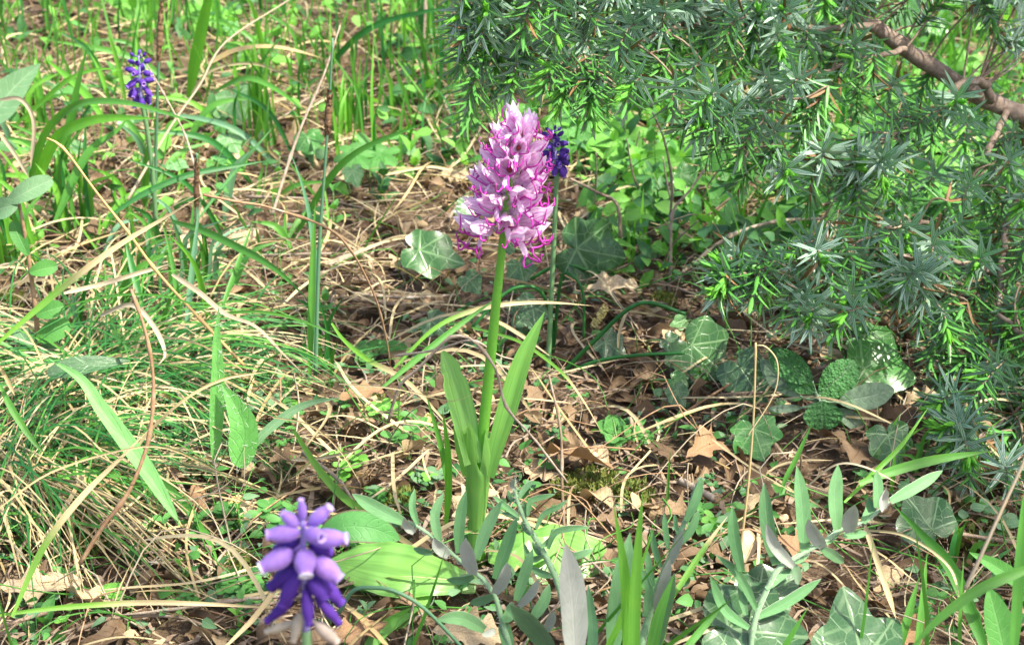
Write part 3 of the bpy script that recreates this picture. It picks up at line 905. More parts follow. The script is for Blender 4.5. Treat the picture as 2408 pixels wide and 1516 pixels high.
def orchid():
    org = gr(1128, 1325)
    t = thing('orchid', 'pink and magenta orchid with dense flower spike on a thick green stem', 'orchid', org)
    Y = org[1]
    S = path3([(1128, 1325), (1126, 1200), (1133, 1050), (1146, 920), (1158, 800), (1168, 700), (1177, 620), (1188, 500), (1205, 400), (1222, 320)], Y, Y)
    S[0] = org
    P = catmull(S, 40)
    mm = px(P[20])
    mb = MB()
    r = np.interp(lin(40), [0, 0.25, 0.6, 0.72, 1.0], [17, 14.5, 11.5, 9.5, 4]) * mm
    mb.tube(P, r, 14)
    obj('stem', mb, MAT['orchid_stem'], t, org)
    # stem leaves
    def bl(pts, w, kind, n, Ya, Yb, fold, name='leaf', cols=6, ripple=0.0, segs=26, wf=None):
        q = catmull(path3(pts, Ya, Yb), segs)
        mb = MB()
        ww = prof(kind, lin(segs)) * w * 0.5 * px(q[0]) if wf is None else wf(lin(segs)) * w * 0.5 * px(q[0])
        mb.ribbon(q, ww, n, cols, fold, ripple=ripple, rfreq=2.0)
        return obj(name, mb, MAT['orchid_leaf'], t, org)
    fwdn = nrm([0, -1, 0.25])
    # clasping sheath round the stem foot
    mb = MB()
    Q = catmull(path3([(1118, 1310), (1119, 1240), (1122, 1150), (1126, 1060), (1120, 990)], Y - .002, Y - .004), 22)
    rr = np.interp(lin(22), [0, .2, .5, .8, 1], [17, 20, 29, 31, 24]) * mm
    a = np.linspace(-2.6, 2.6, 17)
    G = Q[:, None] + rr[:, None, None] * (RIGHT[None, None] * np.sin(a)[None, :, None] - np.array([0, 0.8, 0])[None, None] * np.cos(a)[None, :, None])
    G[:, :, 2] += ((np.abs(a) / 2.6) ** 1.5)[None, :] * (lin(22) ** 3)[:, None] * -0.012
    G[:, :, 2] -= 0.034 * np.exp(-((a - 0.25) / 0.55) ** 2)[None, :] * (lin(22) ** 2.5)[:, None]
    A = np.ones(G.shape[:2] + (4,))
    A[..., 0] = lin(22)[:, None] * 0.5
    A[..., 1] = lin(17)[None]
    mb.grid(G, A)
    obj('leaf_sheath', mb, MAT['orchid_leaf'], t, org)
    bl([(1150, 1120), (1165, 1060), (1195, 960), (1225, 860), (1252, 795), (1281, 733)], 48, 'orchid', nrm([-0.35, -1, 0.2]), Y - .008, Y + .015, 0.35)
    def chewed(u):
        w = np.minimum(1, 0.75 + u * 0.6) * (1 - np.clip((u - 0.72) / 0.3, 0, 1) ** 2.0)
        return np.clip(w * (1 - 0.28 * np.exp(-((u - 0.78) / 0.04) ** 2)), 0.15, 1)
    bl([(1112, 1090), (1098, 1020), (1082, 950), (1062, 880), (1050, 845), (1040, 826)], 60, 'orchid', nrm([0.3, -1, 0.25]), Y - .008, Y + .02, 0.4, wf=chewed)
    bl([(1098, 1120), (1085, 1040), (1075, 960)], 34, 'orchid', nrm([-0.6, -1, 0.2]), Y + .01, Y + .012, 0.2)
    # basal rosette
    def rosette(b, tpt, w, Yb, n, kind='broad', arch=0.1, wav=0.12, fold=0.12):
        Yb = gr(b[0], b[1], .014)[1]
        return leafpx('basal_leaf', t, org, b, tpt, w, Yb, n, kind, MAT['orchid_leaf'], arch=arch, cols=8, segs=24, fold=fold, ripple=wav)
    rosette((1120, 1375), (770, 1320), 130, Y - 0.015, nrm([-0.1, -0.75, 0.75]), arch=0.08)
    rosette((1150, 1300), (1452, 1330), 150, Y - 0.005, nrm([0.15, -0.75, 0.75]), arch=0.12)
    rosette((1170, 1340), (1330, 1270), 60, Y + 0.012, nrm([0.1, -0.6, 0.8]), arch=0.12)
    rosette((1010, 1395), (850, 1530), 60, Y - 0.03, nrm([-0.2, -0.6, 0.8]), kind='lance', arch=0.06)
    # flowers up the spike
    sep_m, lip_m, limb_m = MAT['sepal'], MAT['lip'], MAT['limb']
    nf = 34
    ga = 2.39996
    for i in range(nf):
        f = i / (nf - 1)
        s = 0.785 + 0.215 * f ** 0.95
        k = min(int(s * 39), 38)
        C = P[k] + (P[k + 1] - P[k]) * (s * 39 - k)
        az = i * ga + 0.5
        el = math.radians(2 + 46 * f ** 1.6 + rng.normal(0, 6))
        d = np.array([math.cos(az) * math.cos(el), math.sin(az) * math.cos(el), math.sin(el)])
        sc_ = (1.04 - 0.26 * f) * rng.uniform(0.92, 1.08) * 0.001
        M = frame(d, roll=rng.normal(0, 0.25))
        base = C + d * 0.009 * (1 - 0.5 * f)
        def L(p):
            return base + (np.asarray(p, float) * sc_) @ M.T
        mo = MB()
        mo.tube(catmull([C, C + d * 0.004 + [0, 0, 0.0015], L((1.5, 0, 0))], 6), np.array([1.2, 1.5, 1.6, 1.6, 1.4, 1.2]) * 0.001, 7)
        fl = obj('flower', mo, MAT['ovary'], t, org)
        rn = rng.random()
        op = rng.uniform(0.8, 1.25)
        def sepal(pts, w, n, fold):
            mb = MB()
            q = catmull([L(p) for p in pts], 14)
            u = lin(14)
            ww = np.clip(np.sin(PI * (0.12 + 0.88 * u) ** 0.72) ** 0.8, 0.03, 1) * w * sc_
            mb.ribbon(q, ww, M @ nrm(n), 6, fold, rnd=rn + rng.uniform(-.1, .1), ripple=0.08, rfreq=1.5)
            obj('sepal', mb, sep_m, fl, org)
        tx = rng.uniform(-1, 1)
        sepal([(0, 0, 0.5), (5, 0, 4.6), (11, 0, 6.2), (17, tx, 5.6), (21.5, tx * 2, 7.6 * op)], 5.4, (-0.3, 0, 1), -0.5)
        for sg in (-1, 1):
            sepal([(0, sg * 1.0, 0), (5, sg * 4.2, 1.6), (11, sg * 5.0, 2.6), (16.5, sg * 3.8, 3.2), (21, sg * (4.8 + tx), 4.8 * op)], 5.2, (-0.1, sg * 1.0, 0.45), -0.45)
        mb = MB()
        q = catmull([L(p) for p in [(1, 0, -1), (4.5, 0, -2.4), (8.5, 0, -5), (10.5, 0, -9), (11.2, 0, -12)]], 12)
        mb.ribbon(q, np.interp(lin(12), [0, .15, .5, .8, 1], [1.4, 2.6, 2.0, 1.9, 1.6]) * sc_, M @ nrm((0.8, 0, 0.8)), 4, -0.25, rnd=rn)
        obj('lip', mb, lip_m, fl, org)
        mb = MB()
        mb.tube(catmull([L((1, 0, 0.2)), L((4, 0, 1.6)), L((6.2, 0, 1.4))], 6), np.array([1.0, 1.6, 1.9, 1.7, 1.3, .6]) * sc_, 7)
        obj('column', mb, MAT['column'], fl, org)
        for sg in (-1, 1):
            j = rng.normal(0, 1.6, 6)
            arm = [(6.8, sg * 1.3, -3.8), (10 + j[0], sg * 4.2, -4.5 + j[1]), (14 + j[2], sg * 7.0, -2.6 + j[3]), (16.5 + j[4], sg * (6.4 + j[5]), 0.5 + 1.2 * j[3]), (18 + j[4], sg * (5.2 + j[5]), 3.6 + 1.6 * j[1])]
            leg = [(10.8, sg * 0.9, -11), (11.8 + j[1], sg * 3.0, -14.5), (14 + j[3], sg * 4.4, -15 + j[2]), (17 + j[5], sg * (5.0 + j[0]), -13.5 + j[4]), (19 + j[5], sg * (4.4 + j[0]), -10.5 + 1.8 * j[2])]
            for pts in (arm, leg):
                mb = MB()
                mb.tube(catmull([L(p) for p in pts], 14), np.interp(lin(14), [0, .15, .8, 1], [.8, .62, .55, .3]) * sc_, 6)
                obj('limb', mb, limb_m, fl, org)
    # unopened buds at the top
    for i in range(6):
        a = i * 1.1
        C = P[39] + np.array([math.cos(a) * 0.004, math.sin(a) * 0.004, -0.001 * i])
        mb = MB()
        d = nrm([math.cos(a) * 0.5, math.sin(a) * 0.5, 1])
        u = lin(9)
        mb.tube(C + d * (u * 0.013)[:, None], np.interp(u, [0, .35, .8, 1], [.9, 3.2, 2.2, .5]) * 0.001, 8)
        obj('bud', mb, sep_m, t, org)
orchid()

# ------------------------------------------------------------------ grape hyacinths
def bell_mesh(mb, B, d, L, R, rnd, rim=True):
    d = nrm(d)
    u = np.array([0, .04, .15, .32, .5, .68, .82, .92, 1.0])
    r = np.array([.05, .40, .74, .95, 1.0, .92, .76, .60, .62]) * R
    x = nrm(np.cross(d, [0.3, 0.5, 0.8]))
    y = np.cross(d, x)
    a = np.linspace(0, 2 * PI, 12, endpoint=False)
    rip = 1 + 0.05 * np.cos(6 * a)
    P = B + d * (u * L)[:, None]
    G = P[:, None] + (r[:, None] * rip[None])[:, :, None] * (x * np.cos(a)[:, None] + y * np.sin(a)[:, None])[None]
    A = np.ones(G.shape[:2] + (4,))
    A[..., 0] = u[:, None]
    A[..., 1] = lin(12)[None]
    A[..., 2] = rnd
    mb.grid(G, A, wrap=True)
    E = B + d * L
    rr = np.array([.58, .68, .66, .48, .36]) * R
    zz = np.array([-.02, .02, .06, .04, -.10]) * L
    G2 = E + d * zz[:, None, None] + (rr[:, None] * rip[None])[:, :, None] * (x * np.cos(a)[:, None] + y * np.sin(a)[:, None])[None]
    m2 = MB()
    m2.grid(G2, np.ones(G2.shape[:2] + (4,)) * .5, wrap=True)
    return m2

def hyacinth(label, stem_pts, Y, head, unit, mats, nb=5, faded=0, size=1.0, seed=0, sr=None, rows=7, rim='bell_rim'):
    """stem surveyed from its base; head = (bottom, top) of the flower spike"""
    r_ = np.random.default_rng(seed)
    base = at(*stem_pts[0], Y)
    org = np.array([base[0], Y, hgt(base[0], Y)])
    t = thing('grape_hyacinth', label, 'flower', org, 'grape hyacinths')
    S = path3(stem_pts + [head[0]], Y, Y)
    if S[0][2] > org[2] + 0.003:
        S = np.vstack([org, S])
    P = catmull(S, 24)
    mb = MB()
    R = (sr or 7.0) * px(P[-1])
    mb.tube(P, np.linspace(R * 1.25, R, 24), 10)
    obj('stem', mb, MAT['muscari_stem'], t, org)
    A, B = at(*head[0], Y), at(*head[1], Y)
    mb = MB()
    ax = catmull([A - (B - A) * 0.02, (A + B) / 2, B], 12)
    mb.tube(ax, np.linspace(R * .95, R * .4, 12), 8)
    obj('flower_stalk', mb, MAT['muscari_rachis'], t, org)
    L = unit
    for j in range(rows):
        f = j / (rows - 1)
        n = nb if j < rows - 2 else 3
        for i in range(n):
            az = (i + 0.5 * (j % 2)) * 2 * PI / n + 0.6 + r_.normal(0, 0.18)
            el = math.radians(np.interp(f, [0, .35, .7, 1], [-62, -18, 14, 50]) + r_.normal(0, 9))
            d = np.array([math.cos(az) * math.cos(el), math.sin(az) * math.cos(el), math.sin(el)])
            C = A + (B - A) * (0.10 + 0.86 * f + r_.normal(0, .012))
            out = nrm([math.cos(az), math.sin(az), 0.15 if f < .6 else .5])
            pb = C + out * (R * .8 + L * 0.34)
            k = L * np.interp(f, [0, .45, .8, 1], [.95, 1.0, .78, .48]) * r_.uniform(.9, 1.08)
            m = mats[0] if f > 0.32 else mats[1]
            fd = False
            if j == 0 and i < faded:
                m = MAT['bell_faded']
                fd = True
            mb = MB()
            mb.tube(np.array([C, (C + pb) / 2 + [0, 0, .0004], pb]), R * .28, 5)
            m2 = bell_mesh(mb, pb, d, k, k * (.22 if fd else .335), r_.random())
            b = obj('bell', mb, m, t, org)
            if j < rows - 2:
                obj('rim', m2, MAT[rim] if not fd else MAT['bell_faded'], b, org)
    return t

def violet_hyacinth():
    Y = 0.50
    base = at(735, 1980, Y)
    org = np.array([base[0], Y, hgt(base[0], Y)])
    t = thing('grape_hyacinth', 'large pale violet grape hyacinth with white-rimmed bells beside the spotted oval leaf', 'flower', org, 'grape hyacinths')
    P = catmull(np.vstack([org, path3([(735, 1980), (726, 1640), (720, 1480)], Y, Y)]), 24)
    mb = MB()
    mb.tube(P, np.linspace(15, 12, 24) * px(P[-1]), 10)
    obj('stem', mb, MAT['muscari_stem'], t, org)
    ax = catmull(path3([(720, 1485), (717, 1380), (714, 1290), (711, 1222)], Y, Y), 16)
    mb = MB()
    mb.tube(ax, np.linspace(11, 6, 16) * px(ax[0]), 8)
    obj('flower_stalk', mb, MAT['muscari_rachis'], t, org)
    B = [((713, 1224), (708, 1176), 22, 0, 'bell', 0), ((703, 1236), (664, 1206), 33, 0, 'bell', 0), ((726, 1234), (774, 1194), 33, 0, 'bell', 0), ((706, 1251), (629, 1257), 44, -.003, 'bell', 0),
         ((721, 1251), (756, 1264), 40, -.009, 'bell', 0), ((728, 1264), (812, 1266), 48, -.002, 'bell', 0), ((732, 1276), (772, 1298), 42, .006, 'bell_dark', 0), ((698, 1272), (655, 1290), 40, .008, 'bell_dark', 0),
         ((690, 1296), (616, 1334), 52, -.004, 'bell', 1), ((716, 1290), (719, 1352), 52, -.011, 'bell', 1), ((738, 1312), (797, 1360), 50, -.005, 'bell', 0), ((700, 1338), (640, 1378), 44, .002, 'bell_dark', 0),
         ((702, 1345), (664, 1420), 40, -.004, 'bell_dark', 0), ((730, 1356), (764, 1410), 40, -.006, 'bell_dark', 0), ((745, 1358), (800, 1415), 38, .002, 'bell_dark', 0), ((720, 1382), (727, 1466), 31, -.008, 'bell_dark', 0),
         ((742, 1400), (796, 1462), 28, .0, 'bell_dark', 0), ((690, 1405), (630, 1458), 27, .0, 'bell_dark', 0), ((705, 1440), (690, 1505), 26, -.004, 'bell_faded', 0), ((742, 1462), (790, 1508), 34, .0, 'bell_faded', 0),
         ((700, 1462), (628, 1484), 22, .002, 'bell_faded', 0), ((712, 1300), (680, 1330), 40, .012, 'bell_dark', 0), ((725, 1330), (745, 1380), 40, .012, 'bell_dark', 0)]
    for b, e, w, dy, m, rim in B:
        p0 = at(b[0], b[1], Y + dy * .25)
        p1 = at(e[0], e[1], Y + dy)
        C = ax[np.argmin(np.linalg.norm(ax - p0 - [0, 0, .003], axis=1))]
        mb = MB()
        mb.tube(np.array([C, (C + p0) / 2, p0]), .0006, 5)
        L = np.linalg.norm(p1 - p0)
        m2 = bell_mesh(mb, p0, p1 - p0, L, w * .5 * px(p0), rng.random())
        o = obj('bell', mb, MAT[m], t, org)
        obj('rim', m2, MAT['bell_rim'] if rim else (MAT['bell_pale'] if m == 'bell' else MAT[m]), o, org)
violet_hyacinth()
hyacinth('deep purple grape hyacinth rising from broad grass blades', [(372, 600), (360, 420), (345, 300)], gr(372, 600)[1], ((332, 238), (326, 132)), 0.0098,
         (MAT['bell_dark'], MAT['bell_dark']), nb=4, seed=5, sr=5.0, rows=6, rim='bell')
hyacinth('small deep blue-violet grape hyacinth half hidden behind the orchid spike', [(1288, 880), (1296, 700), (1303, 560)], gr(1288, 880)[1], ((1310, 400), (1300, 308)), 0.0080,
         (MAT['bell_dark'], MAT['bell_dark']), nb=5, seed=9, sr=5.5, rows=6, rim='bell')

# ------------------------------------------------------------------ ivy leaves
IVY_TH = np.radians([-180, -168, -150, -128, -108, -84, -54, -26, 0, 26, 54, 84, 108, 128, 150, 168, 180])
IVY_R = np.array([.06, .20, .34, .44, .58, .47, .74, .60, 1.0, .60, .74, .47, .58, .44, .34, .20, .06])
IVY_R2 = np.array([.06, .26, .44, .54, .62, .64, .74, .84, 1.0, .84, .74, .64, .62, .54, .44, .26, .06])
def ivy_blade(mb, J, T, n, wide=1.0, round_=0.4, cup=0.10, rnd=None, seed=0):
    r_ = np.random.default_rng(seed)
    J, T, n = np.asarray(J, float), np.asarray(T, float), nrm(n)
    L = np.linalg.norm(T - J)
    x = (T - J) / L
    y = nrm(np.cross(n, x))
    n = np.cross(x, y)
    th = np.radians(np.arange(-180, 180.1, 4))
    R = np.interp(th, IVY_TH, IVY_R * (1 - round_) + IVY_R2 * round_)
    for k in range(1):
        R[1:-1] = (R[:-2] + 3 * R[1:-1] + R[2:]) / 5
    R = R * (1 + 0.04 * np.sin(th * 3 + r_.uniform(0, 6)) + 0.02 * np.sin(th * 9 + r_.uniform(0, 6)))
    s = np.array([0, .12, .28, .46, .64, .82, 1.0])
    xx = s[:, None] * (R * np.cos(th))[None]
    yy = s[:, None] * (R * np.sin(th))[None] * wide
    rr = np.hypot(xx, yy)
    zz = cup * (rr ** 1.6) * (0.4 + np.cos(th * 5)[None] * 0.35) - 0.16 * cup * 5 * np.clip(xx, 0, 1) ** 2 + 0.03 * np.sin(xx * 9 + yy * 7 + r_.uniform(0, 6)) * s[:, None]
    G = J + L * (xx[..., None] * x + yy[..., None] * y + zz[..., None] * n)
    A = np.ones(G.shape[:2] + (4,))
    A[..., 0] = xx * .45 + .5
    A[..., 1] = yy * .45 + .5
    A[..., 2] = r_.random() if rnd is None else rnd
    mb.grid(G, A)
    return x

def ivy(label, j, tpt, mat, n=(0, -.7, .7), lift=0.025, wide=1.0, round_=0.4, seed=0, group=None, Y=None, cup=.1):
    J = gr(j[0], j[1], lift) if Y is None else at(j[0], j[1], Y)
    T = onplane(tpt[0], tpt[1], J, nrm(n))
    org = np.array([J[0], J[1] + .01, hgt(J[0], J[1] + .01)])
    t = thing('ivy_leaf', label, 'ivy leaf', org, group)
    mb = MB()
    x = ivy_blade(mb, J, T, n, wide, round_, seed=seed, cup=cup)
    obj('blade', mb, MAT[mat], t, org)
    mb = MB()
    side = np.array([-x[0] * .02, .012, 0])
    mb.tube(catmull([org - [0, 0, .004], (org + J) / 2 + side + [0, 0, .004], J], 8), 0.0009, 6)
    obj('petiole', mb, MAT['herb_stem'], t, org)
    return t

IV = [
 ('broad dark green ivy leaf with pale veins beside a grey-green ivy leaf', (1626, 812), (1712, 888), 'ivy', (0.1, -.85, .5), 1.15, .55),
 ('grey-green rounded ivy leaf crossed by a dry straw stalk', (1741, 866), (1795, 945), 'ivy_grey', (-.1, -.85, .5), 1.0, .8),
 ('wide dull green ivy leaf lying behind the wrinkled sage leaves', (2030, 868), (2152, 895), 'ivy_mid', (0, -.6, .8), 1.1, .6),
 ('pale sunlit ivy leaf at the foot of the juniper', (2030, 800), (2118, 842), 'ivy_mid', (0, -.5, .85), 1.0, .6),
 ('small green ivy leaf next to curled brown litter under the straw stalk', (1585, 893), (1622, 910), 'ivy_mid', (0, -.7, .7), 1.0, .4),
 ('little dark ivy leaf tucked under a small green one', (1588, 918), (1612, 957), 'ivy', (0, -.8, .6), 1.0, .4),
 ('angular mid-green ivy leaf below the wrinkled sage plant', (1772, 1008), (1800, 1090), 'ivy_mid', (0, -.8, .6), 1.15, .2),
 ('drooping dark green ivy leaf beside the juniper needles with brown litter under it', (2088, 1022), (2108, 1110), 'ivy', (0.1, -.85, .5), 1.05, .2),
 ('netted dark ivy leaf behind the grey woolly shoot tip', (2190, 1245), (2128, 1160), 'ivy', (0, -.75, .65), 1.1, .6),
 ('large grey-green ivy leaf lying flat behind crossing grass blades', (1712, 1478), (1905, 1500), 'ivy_grey', (0, -.75, .65), 1.0, .35),
 ('large grey-green three-lobed ivy leaf with yellow leaf scrap beside it', (2030, 1556), (1982, 1378), 'ivy_grey', (0, -.75, .65), 1.05, .05),
 ('pale whitish-green ivy leaf under the long grey woolly shoot', (1782, 1405), (1880, 1352), 'ivy_grey', (0, -.7, .7), 1.0, .5),
 ('largest dark ivy leaf standing upright close behind the orchid spike', (1356, 585), (1480, 610), 'ivy', (0.05, -.95, .3), 1.05, .3),
 ('dark ivy leaf on shaded litter beside the base of the flower spike', (985, 588), (1098, 622), 'ivy', (0, -.7, .7), .8, .3),
 ('dark ivy leaf directly behind the top of the orchid stem', (1222, 622), (1234, 672), 'ivy', (0, -.8, .6), 1.1, .3),
 ('grey-veined ivy leaf behind the orchid stem in shade', (1252, 722), (1206, 772), 'ivy_grey', (0, -.8, .6), 1.1, .3),
 ('small grey-green ivy leaf by the arching green rushes', (1012, 752), (1050, 790), 'ivy_grey', (0, -.8, .6), 1.1, .2),
 ('grey-green pale-veined ivy leaf near the thin grape hyacinth stem', (1424, 802), (1474, 840), 'ivy_grey', (0, -.7, .7), 1.0, .2),
 ('small greyish ivy leaf next to lit tan litter', (1570, 800), (1606, 822), 'ivy_grey', (0, -.7, .7), 1.0, .4),
 ('dark ivy leaf in the shade of its larger neighbour by the orchid stem', (1100, 655), (1130, 690), 'ivy', (0, -.7, .7), 1.0, .4),
 ('bright pale-veined ivy leaf lit by sun among straw', (549, 228), (572, 300), 'ivy_pale', (0, -.8, .6), 1.15, .05),
 ('sunlit rounded ivy leaf below a brighter lobed one', (538, 322), (562, 360), 'ivy_pale', (0, -.8, .6), 1.1, .5),
 ('small ivy leaf beside the brown sedge spike', (722, 322), (736, 366), 'ivy_mid', (0, -.8, .6), 1.2, .5),
 ('half-lit ivy leaf beside a straw tangle and lobed herb', (828, 402), (842, 440), 'ivy_pale', (0, -.8, .6), 1.0, .3),
 ('sunlit ivy leaf beyond the orchid spike near the thin bare twig', (1640, 360), (1668, 405), 'ivy_pale', (0, -.8, .6), 1.0, .3),
 ('ivy leaf in bright light below the hanging juniper spray', (1600, 410), (1646, 440), 'ivy_mid', (0, -.8, .6), 1.0, .3),
]
for i, (lab, j, tp, m, n, wd, ro) in enumerate(IV):
    ivy(lab, j, tp, m, n, 0.03 if j[1] > 700 else 0.04, wd, ro, seed=i + 1)
k = 0
while k < 46:
    p = rand_ground(0, 0.1)
    x, y = toview(p)
    if (x < 800 and y > 420) or (900 < x < 1400 and y > 640) or y > 760:
        continue
    s = rng.uniform(22, 42)
    a = rng.uniform(0, 6.28)
    m = ['ivy_mid', 'ivy_pale', 'ivy', 'ivy_pale'][k % 4]
    ivy(f"small {dict(ivy_mid='green', ivy_pale='bright', ivy='dark')[m]} ivy leaf among grass near {near(p)}",
        (x, y), (x + s * math.cos(a), y + s * .6 * math.sin(a) + 8), m, nrm(rng.normal(0, .25, 3) + [0, -.6, .75]), rng.uniform(.015, .06), 1.0, rng.uniform(.1, .7), seed=100 + k, group={'ivy_mid': 'green', 'ivy_pale': 'bright', 'ivy': 'dark'}[m] + ' background ivy leaves')
    k += 1

# ------------------------------------------------------------------ wrinkled sage plant
def z6(x, y):
    return 1592 + .3387 * x, 507.5 + .3387 * y

def z3(x, y):
    return 1592 + .3387 * x, 1008.7 + .3387 * y

def z2(x, y):
    return 797.5 + .3387 * x, 1008.7 + .3387 * y

def sage():
    org = gr(1930, 975)
    Y = org[1]
    t = thing('sage_plant', 'wrinkled-leaved sage rosette on leaf litter below the juniper', 'plant', org)
    mb = MB()
    c = at(*z6(990, 1270), Y - .022)
    mb.tube(catmull([org - [0, 0, .004], (org + c) / 2, c], 6), .0022, 7)
    obj('stem', mb, MAT['wool_stem'], t, org)
    LV = [((940, 1150), (640, 930), 200, 'sage', (-.3, -.6, .75), -.004), ((990, 1240), (1240, 1010), 250, 'sage', (.1, -.85, .5), .006), ((1120, 1290), (1510, 1205), 185, 'sage_under', (.1, -.75, .6), -.004),
          ((1030, 1280), (1240, 1185), 95, 'sage', (.1, -.8, .6), .008), ((1005, 1285), (1010, 1490), 275, 'sage', (0, -.75, .7), -.010), ((1110, 1340), (1290, 1480), 115, 'sage_under', (.2, -.9, .4), -.002),
          ((870, 1330), (620, 1340), 60, 'sage_under', (-.1, -.3, .9), -.002), ((850, 1250), (580, 1000), 150, 'sage_under', (-.5, -.8, .3), .004), ((960, 1220), (745, 1105), 130, 'sage', (-.3, -.75, .6), -.006)]
    for b, tp, w, m, n, dy in LV:
        B, T = z6(*b), z6(*tp)
        leafpx('leaf', t, org, B, T, w * .3387, Y - .03 + dy, nrm([n[0], -.92, .38]), 'ellip', MAT[m], arch=.07, cols=8, segs=40, fold=.2, serr=.025, ripple=.05)
        mb = MB()
        P1 = at(*B, Y - .03 + dy)
        mb.tube(catmull([c, (c + P1) / 2 - [0, 0, .002], P1], 6), .0011, 6)
        obj('petiole', mb, MAT['wool_stem'], t, org)
sage()

# ------------------------------------------------------------------ grey woolly everlasting shoots
def woolly(label, zf, stem, Y0, Y1, leaves, sr=7.0, group='grey woolly shoots'):
    sp = [zf(*p) for p in stem]
    P = catmull(path3(sp, Y0, Y1), 26)
    org = np.array([P[0][0], P[0][1], hgt(P[0][0], P[0][1])])
    t = thing('woolly_shoot', label, 'plant', org, group)
    if P[0][2] > org[2]:
        P = np.vstack([org, P])
    mb = MB()
    mb.tube(P, np.linspace(sr * 1.15, sr * .5, len(P)) * px(P[5]), 8)
    obj('stem', mb, MAT['wool_stem'], t, org)
    # wool hairs on the stem
    hb = MB()
    for _ in range(900):
        k = rng.integers(1, len(P))
        d = nrm(rng.normal(0, 1, 3))
        p = P[k - 1] + (P[k] - P[k - 1]) * rng.random()
        hb.ribbon(np.array([p, p + d * .0017, p + d * .0030 + rng.normal(0, .0006, 3)]), np.array([.00010, .00009, .00003]), rng.normal(0, 1, 3), 1, 0)
    tag(obj('wool', hb, MAT['wool_under'], t, org), kind='stuff')
    s = np.array([zf(*p) for p in stem])
    for lf in leaves:
        pts, w, under = lf[0], lf[1], lf[2]
        dy = lf[3] if len(lf) > 3 else 0.0
        q = [zf(*p) for p in pts]
        k = np.argmin(np.linalg.norm(s - np.array(q[0]), axis=1))
        Yb = Y0 + (Y1 - Y0) * k / (len(stem) - 1)
        Q = path3(q, Yb, Yb + (.012 if not under else -.012) + dy)
        if len(Q) == 2:
            Q = np.array([Q[0], (Q[0] + Q[1]) / 2 + nrm([0, -.5, .4]) * .004 * (1 if under else -1), Q[1]])
        Q = catmull(Q, 18)
        hw = w * .84 * .3387 * .5 * px(Q[0])
        mb = MB()
        n = nrm([rng.normal(0, .2), -.85, .45])
        u = lin(18)
        ww = np.clip(np.minimum(1, .55 + 1.6 * u) * np.clip(1 - np.clip((u - .55) / .45, 0, 1) ** 2.4, .03, 1), .03, 1) * hw
        r = rng.random()
        up = 1 if not under else 0
        mb.ribbon(Q, ww, n, 4, .25, rnd=r, mat=0)
        o = obj('leaf', mb, MAT['wool_under'] if under else MAT['wool_top'], t, org)
        mb = MB()
        mb.ribbon(Q + np.array([0, .0007, -.0002]), ww * .985, n, 4, .25, rnd=r)
        obj('underside' if not under else 'upper_side', mb, MAT['wool_top'] if under else MAT['wool_under'], o, org)
    return t

woolly('arching woolly shoot with upright green leaves in front of the orchid base', z2,
       [(1300, 1700), (1180, 1480), (1130, 1330), (1090, 1180), (1000, 1040), (930, 990), (860, 930), (780, 860), (640, 740), (550, 680), (470, 640)], .745, .79,
       [([(455, 645), (280, 560), (90, 450)], 115, 0), ([(545, 660), (510, 540), (525, 415)], 62, 0), ([(700, 800), (665, 600), (725, 440)], 80, 0), ([(830, 860), (840, 640), (880, 425)], 92, 0),
        ([(950, 900), (1030, 680), (1130, 495)], 98, 0), ([(1085, 1040), (1160, 830), (1235, 610)], 110, 0), ([(1230, 1190), (1290, 1000), (1345, 830)], 92, 0), ([(1330, 1330), (1420, 1200), (1460, 1075)], 92, 0),
        ([(930, 1005), (900, 880), (880, 755)], 135, 1), ([(1080, 1140), (1140, 1040), (1165, 925)], 105, 1), ([(760, 880), (690, 820), (655, 755)], 92, 1), ([(520, 720), (470, 670), (450, 615)], 70, 1),
        ([(1250, 1230), (1330, 1140), (1385, 1045)], 75, 1), ([(1440, 1400), (1470, 1330), (1495, 1260)], 75, 1), ([(935, 1020), (850, 1050), (745, 1045)], 66, 0), ([(1070, 1155), (990, 1190), (905, 1210)], 75, 0),
        ([(650, 860), (590, 850), (515, 828)], 55, 0), ([(1010, 1390), (850, 1310), (675, 1320)], 112, 0, -.03), ([(1480, 1540), (1330, 1350), (1185, 1215)], 175, 0, -.04), ([(1185, 1540), (1160, 1430), (1130, 1310)], 110, 0),
        ([(1130, 1320), (1180, 1290), (1200, 1200)], 90, 0), ([(1080, 1400), (1050, 1410), (990, 1420)], 70, 1)])
woolly('fuzzy pale woolly shoot with narrow curled leaves beside the orchid stem', z2,
       [(1560, 1200), (1500, 1020), (1400, 820), (1320, 690), (1260, 560), (1225, 450), (1215, 350)], .80, .84,
       [([(1250, 480), (1285, 420), (1345, 355)], 50, 0), ([(1310, 600), (1330, 500), (1420, 470), (1500, 452)], 46, 0), ([(1365, 690), (1420, 590), (1520, 540), (1590, 488)], 46, 0), ([(1450, 830), (1500, 720), (1600, 690), (1740, 680)], 50, 0),
        ([(1250, 610), (1150, 530), (1065, 460)], 46, 0), ([(1250, 630), (1200, 600), (1130, 582)], 40, 0), ([(1560, 900), (1680, 870), (1765, 832)], 60, 0), ([(1225, 420), (1200, 390), (1220, 345)], 40, 1), ([(1420, 880), (1330, 900), (1280, 790)], 50, 0), ([(1480, 1020), (1400, 1000), (1330, 960)], 60, 0), ([(1290, 620), (1300, 560), (1270, 500)], 44, 0), ([(1350, 740), (1300, 700), (1265, 640)], 44, 0), ([(1400, 820), (1470, 760), (1480, 690)], 48, 0), ([(1440, 900), (1380, 850), (1340, 780)], 48, 0), ([(1235, 500), (1190, 480), (1170, 420)], 36, 0)], sr=8)
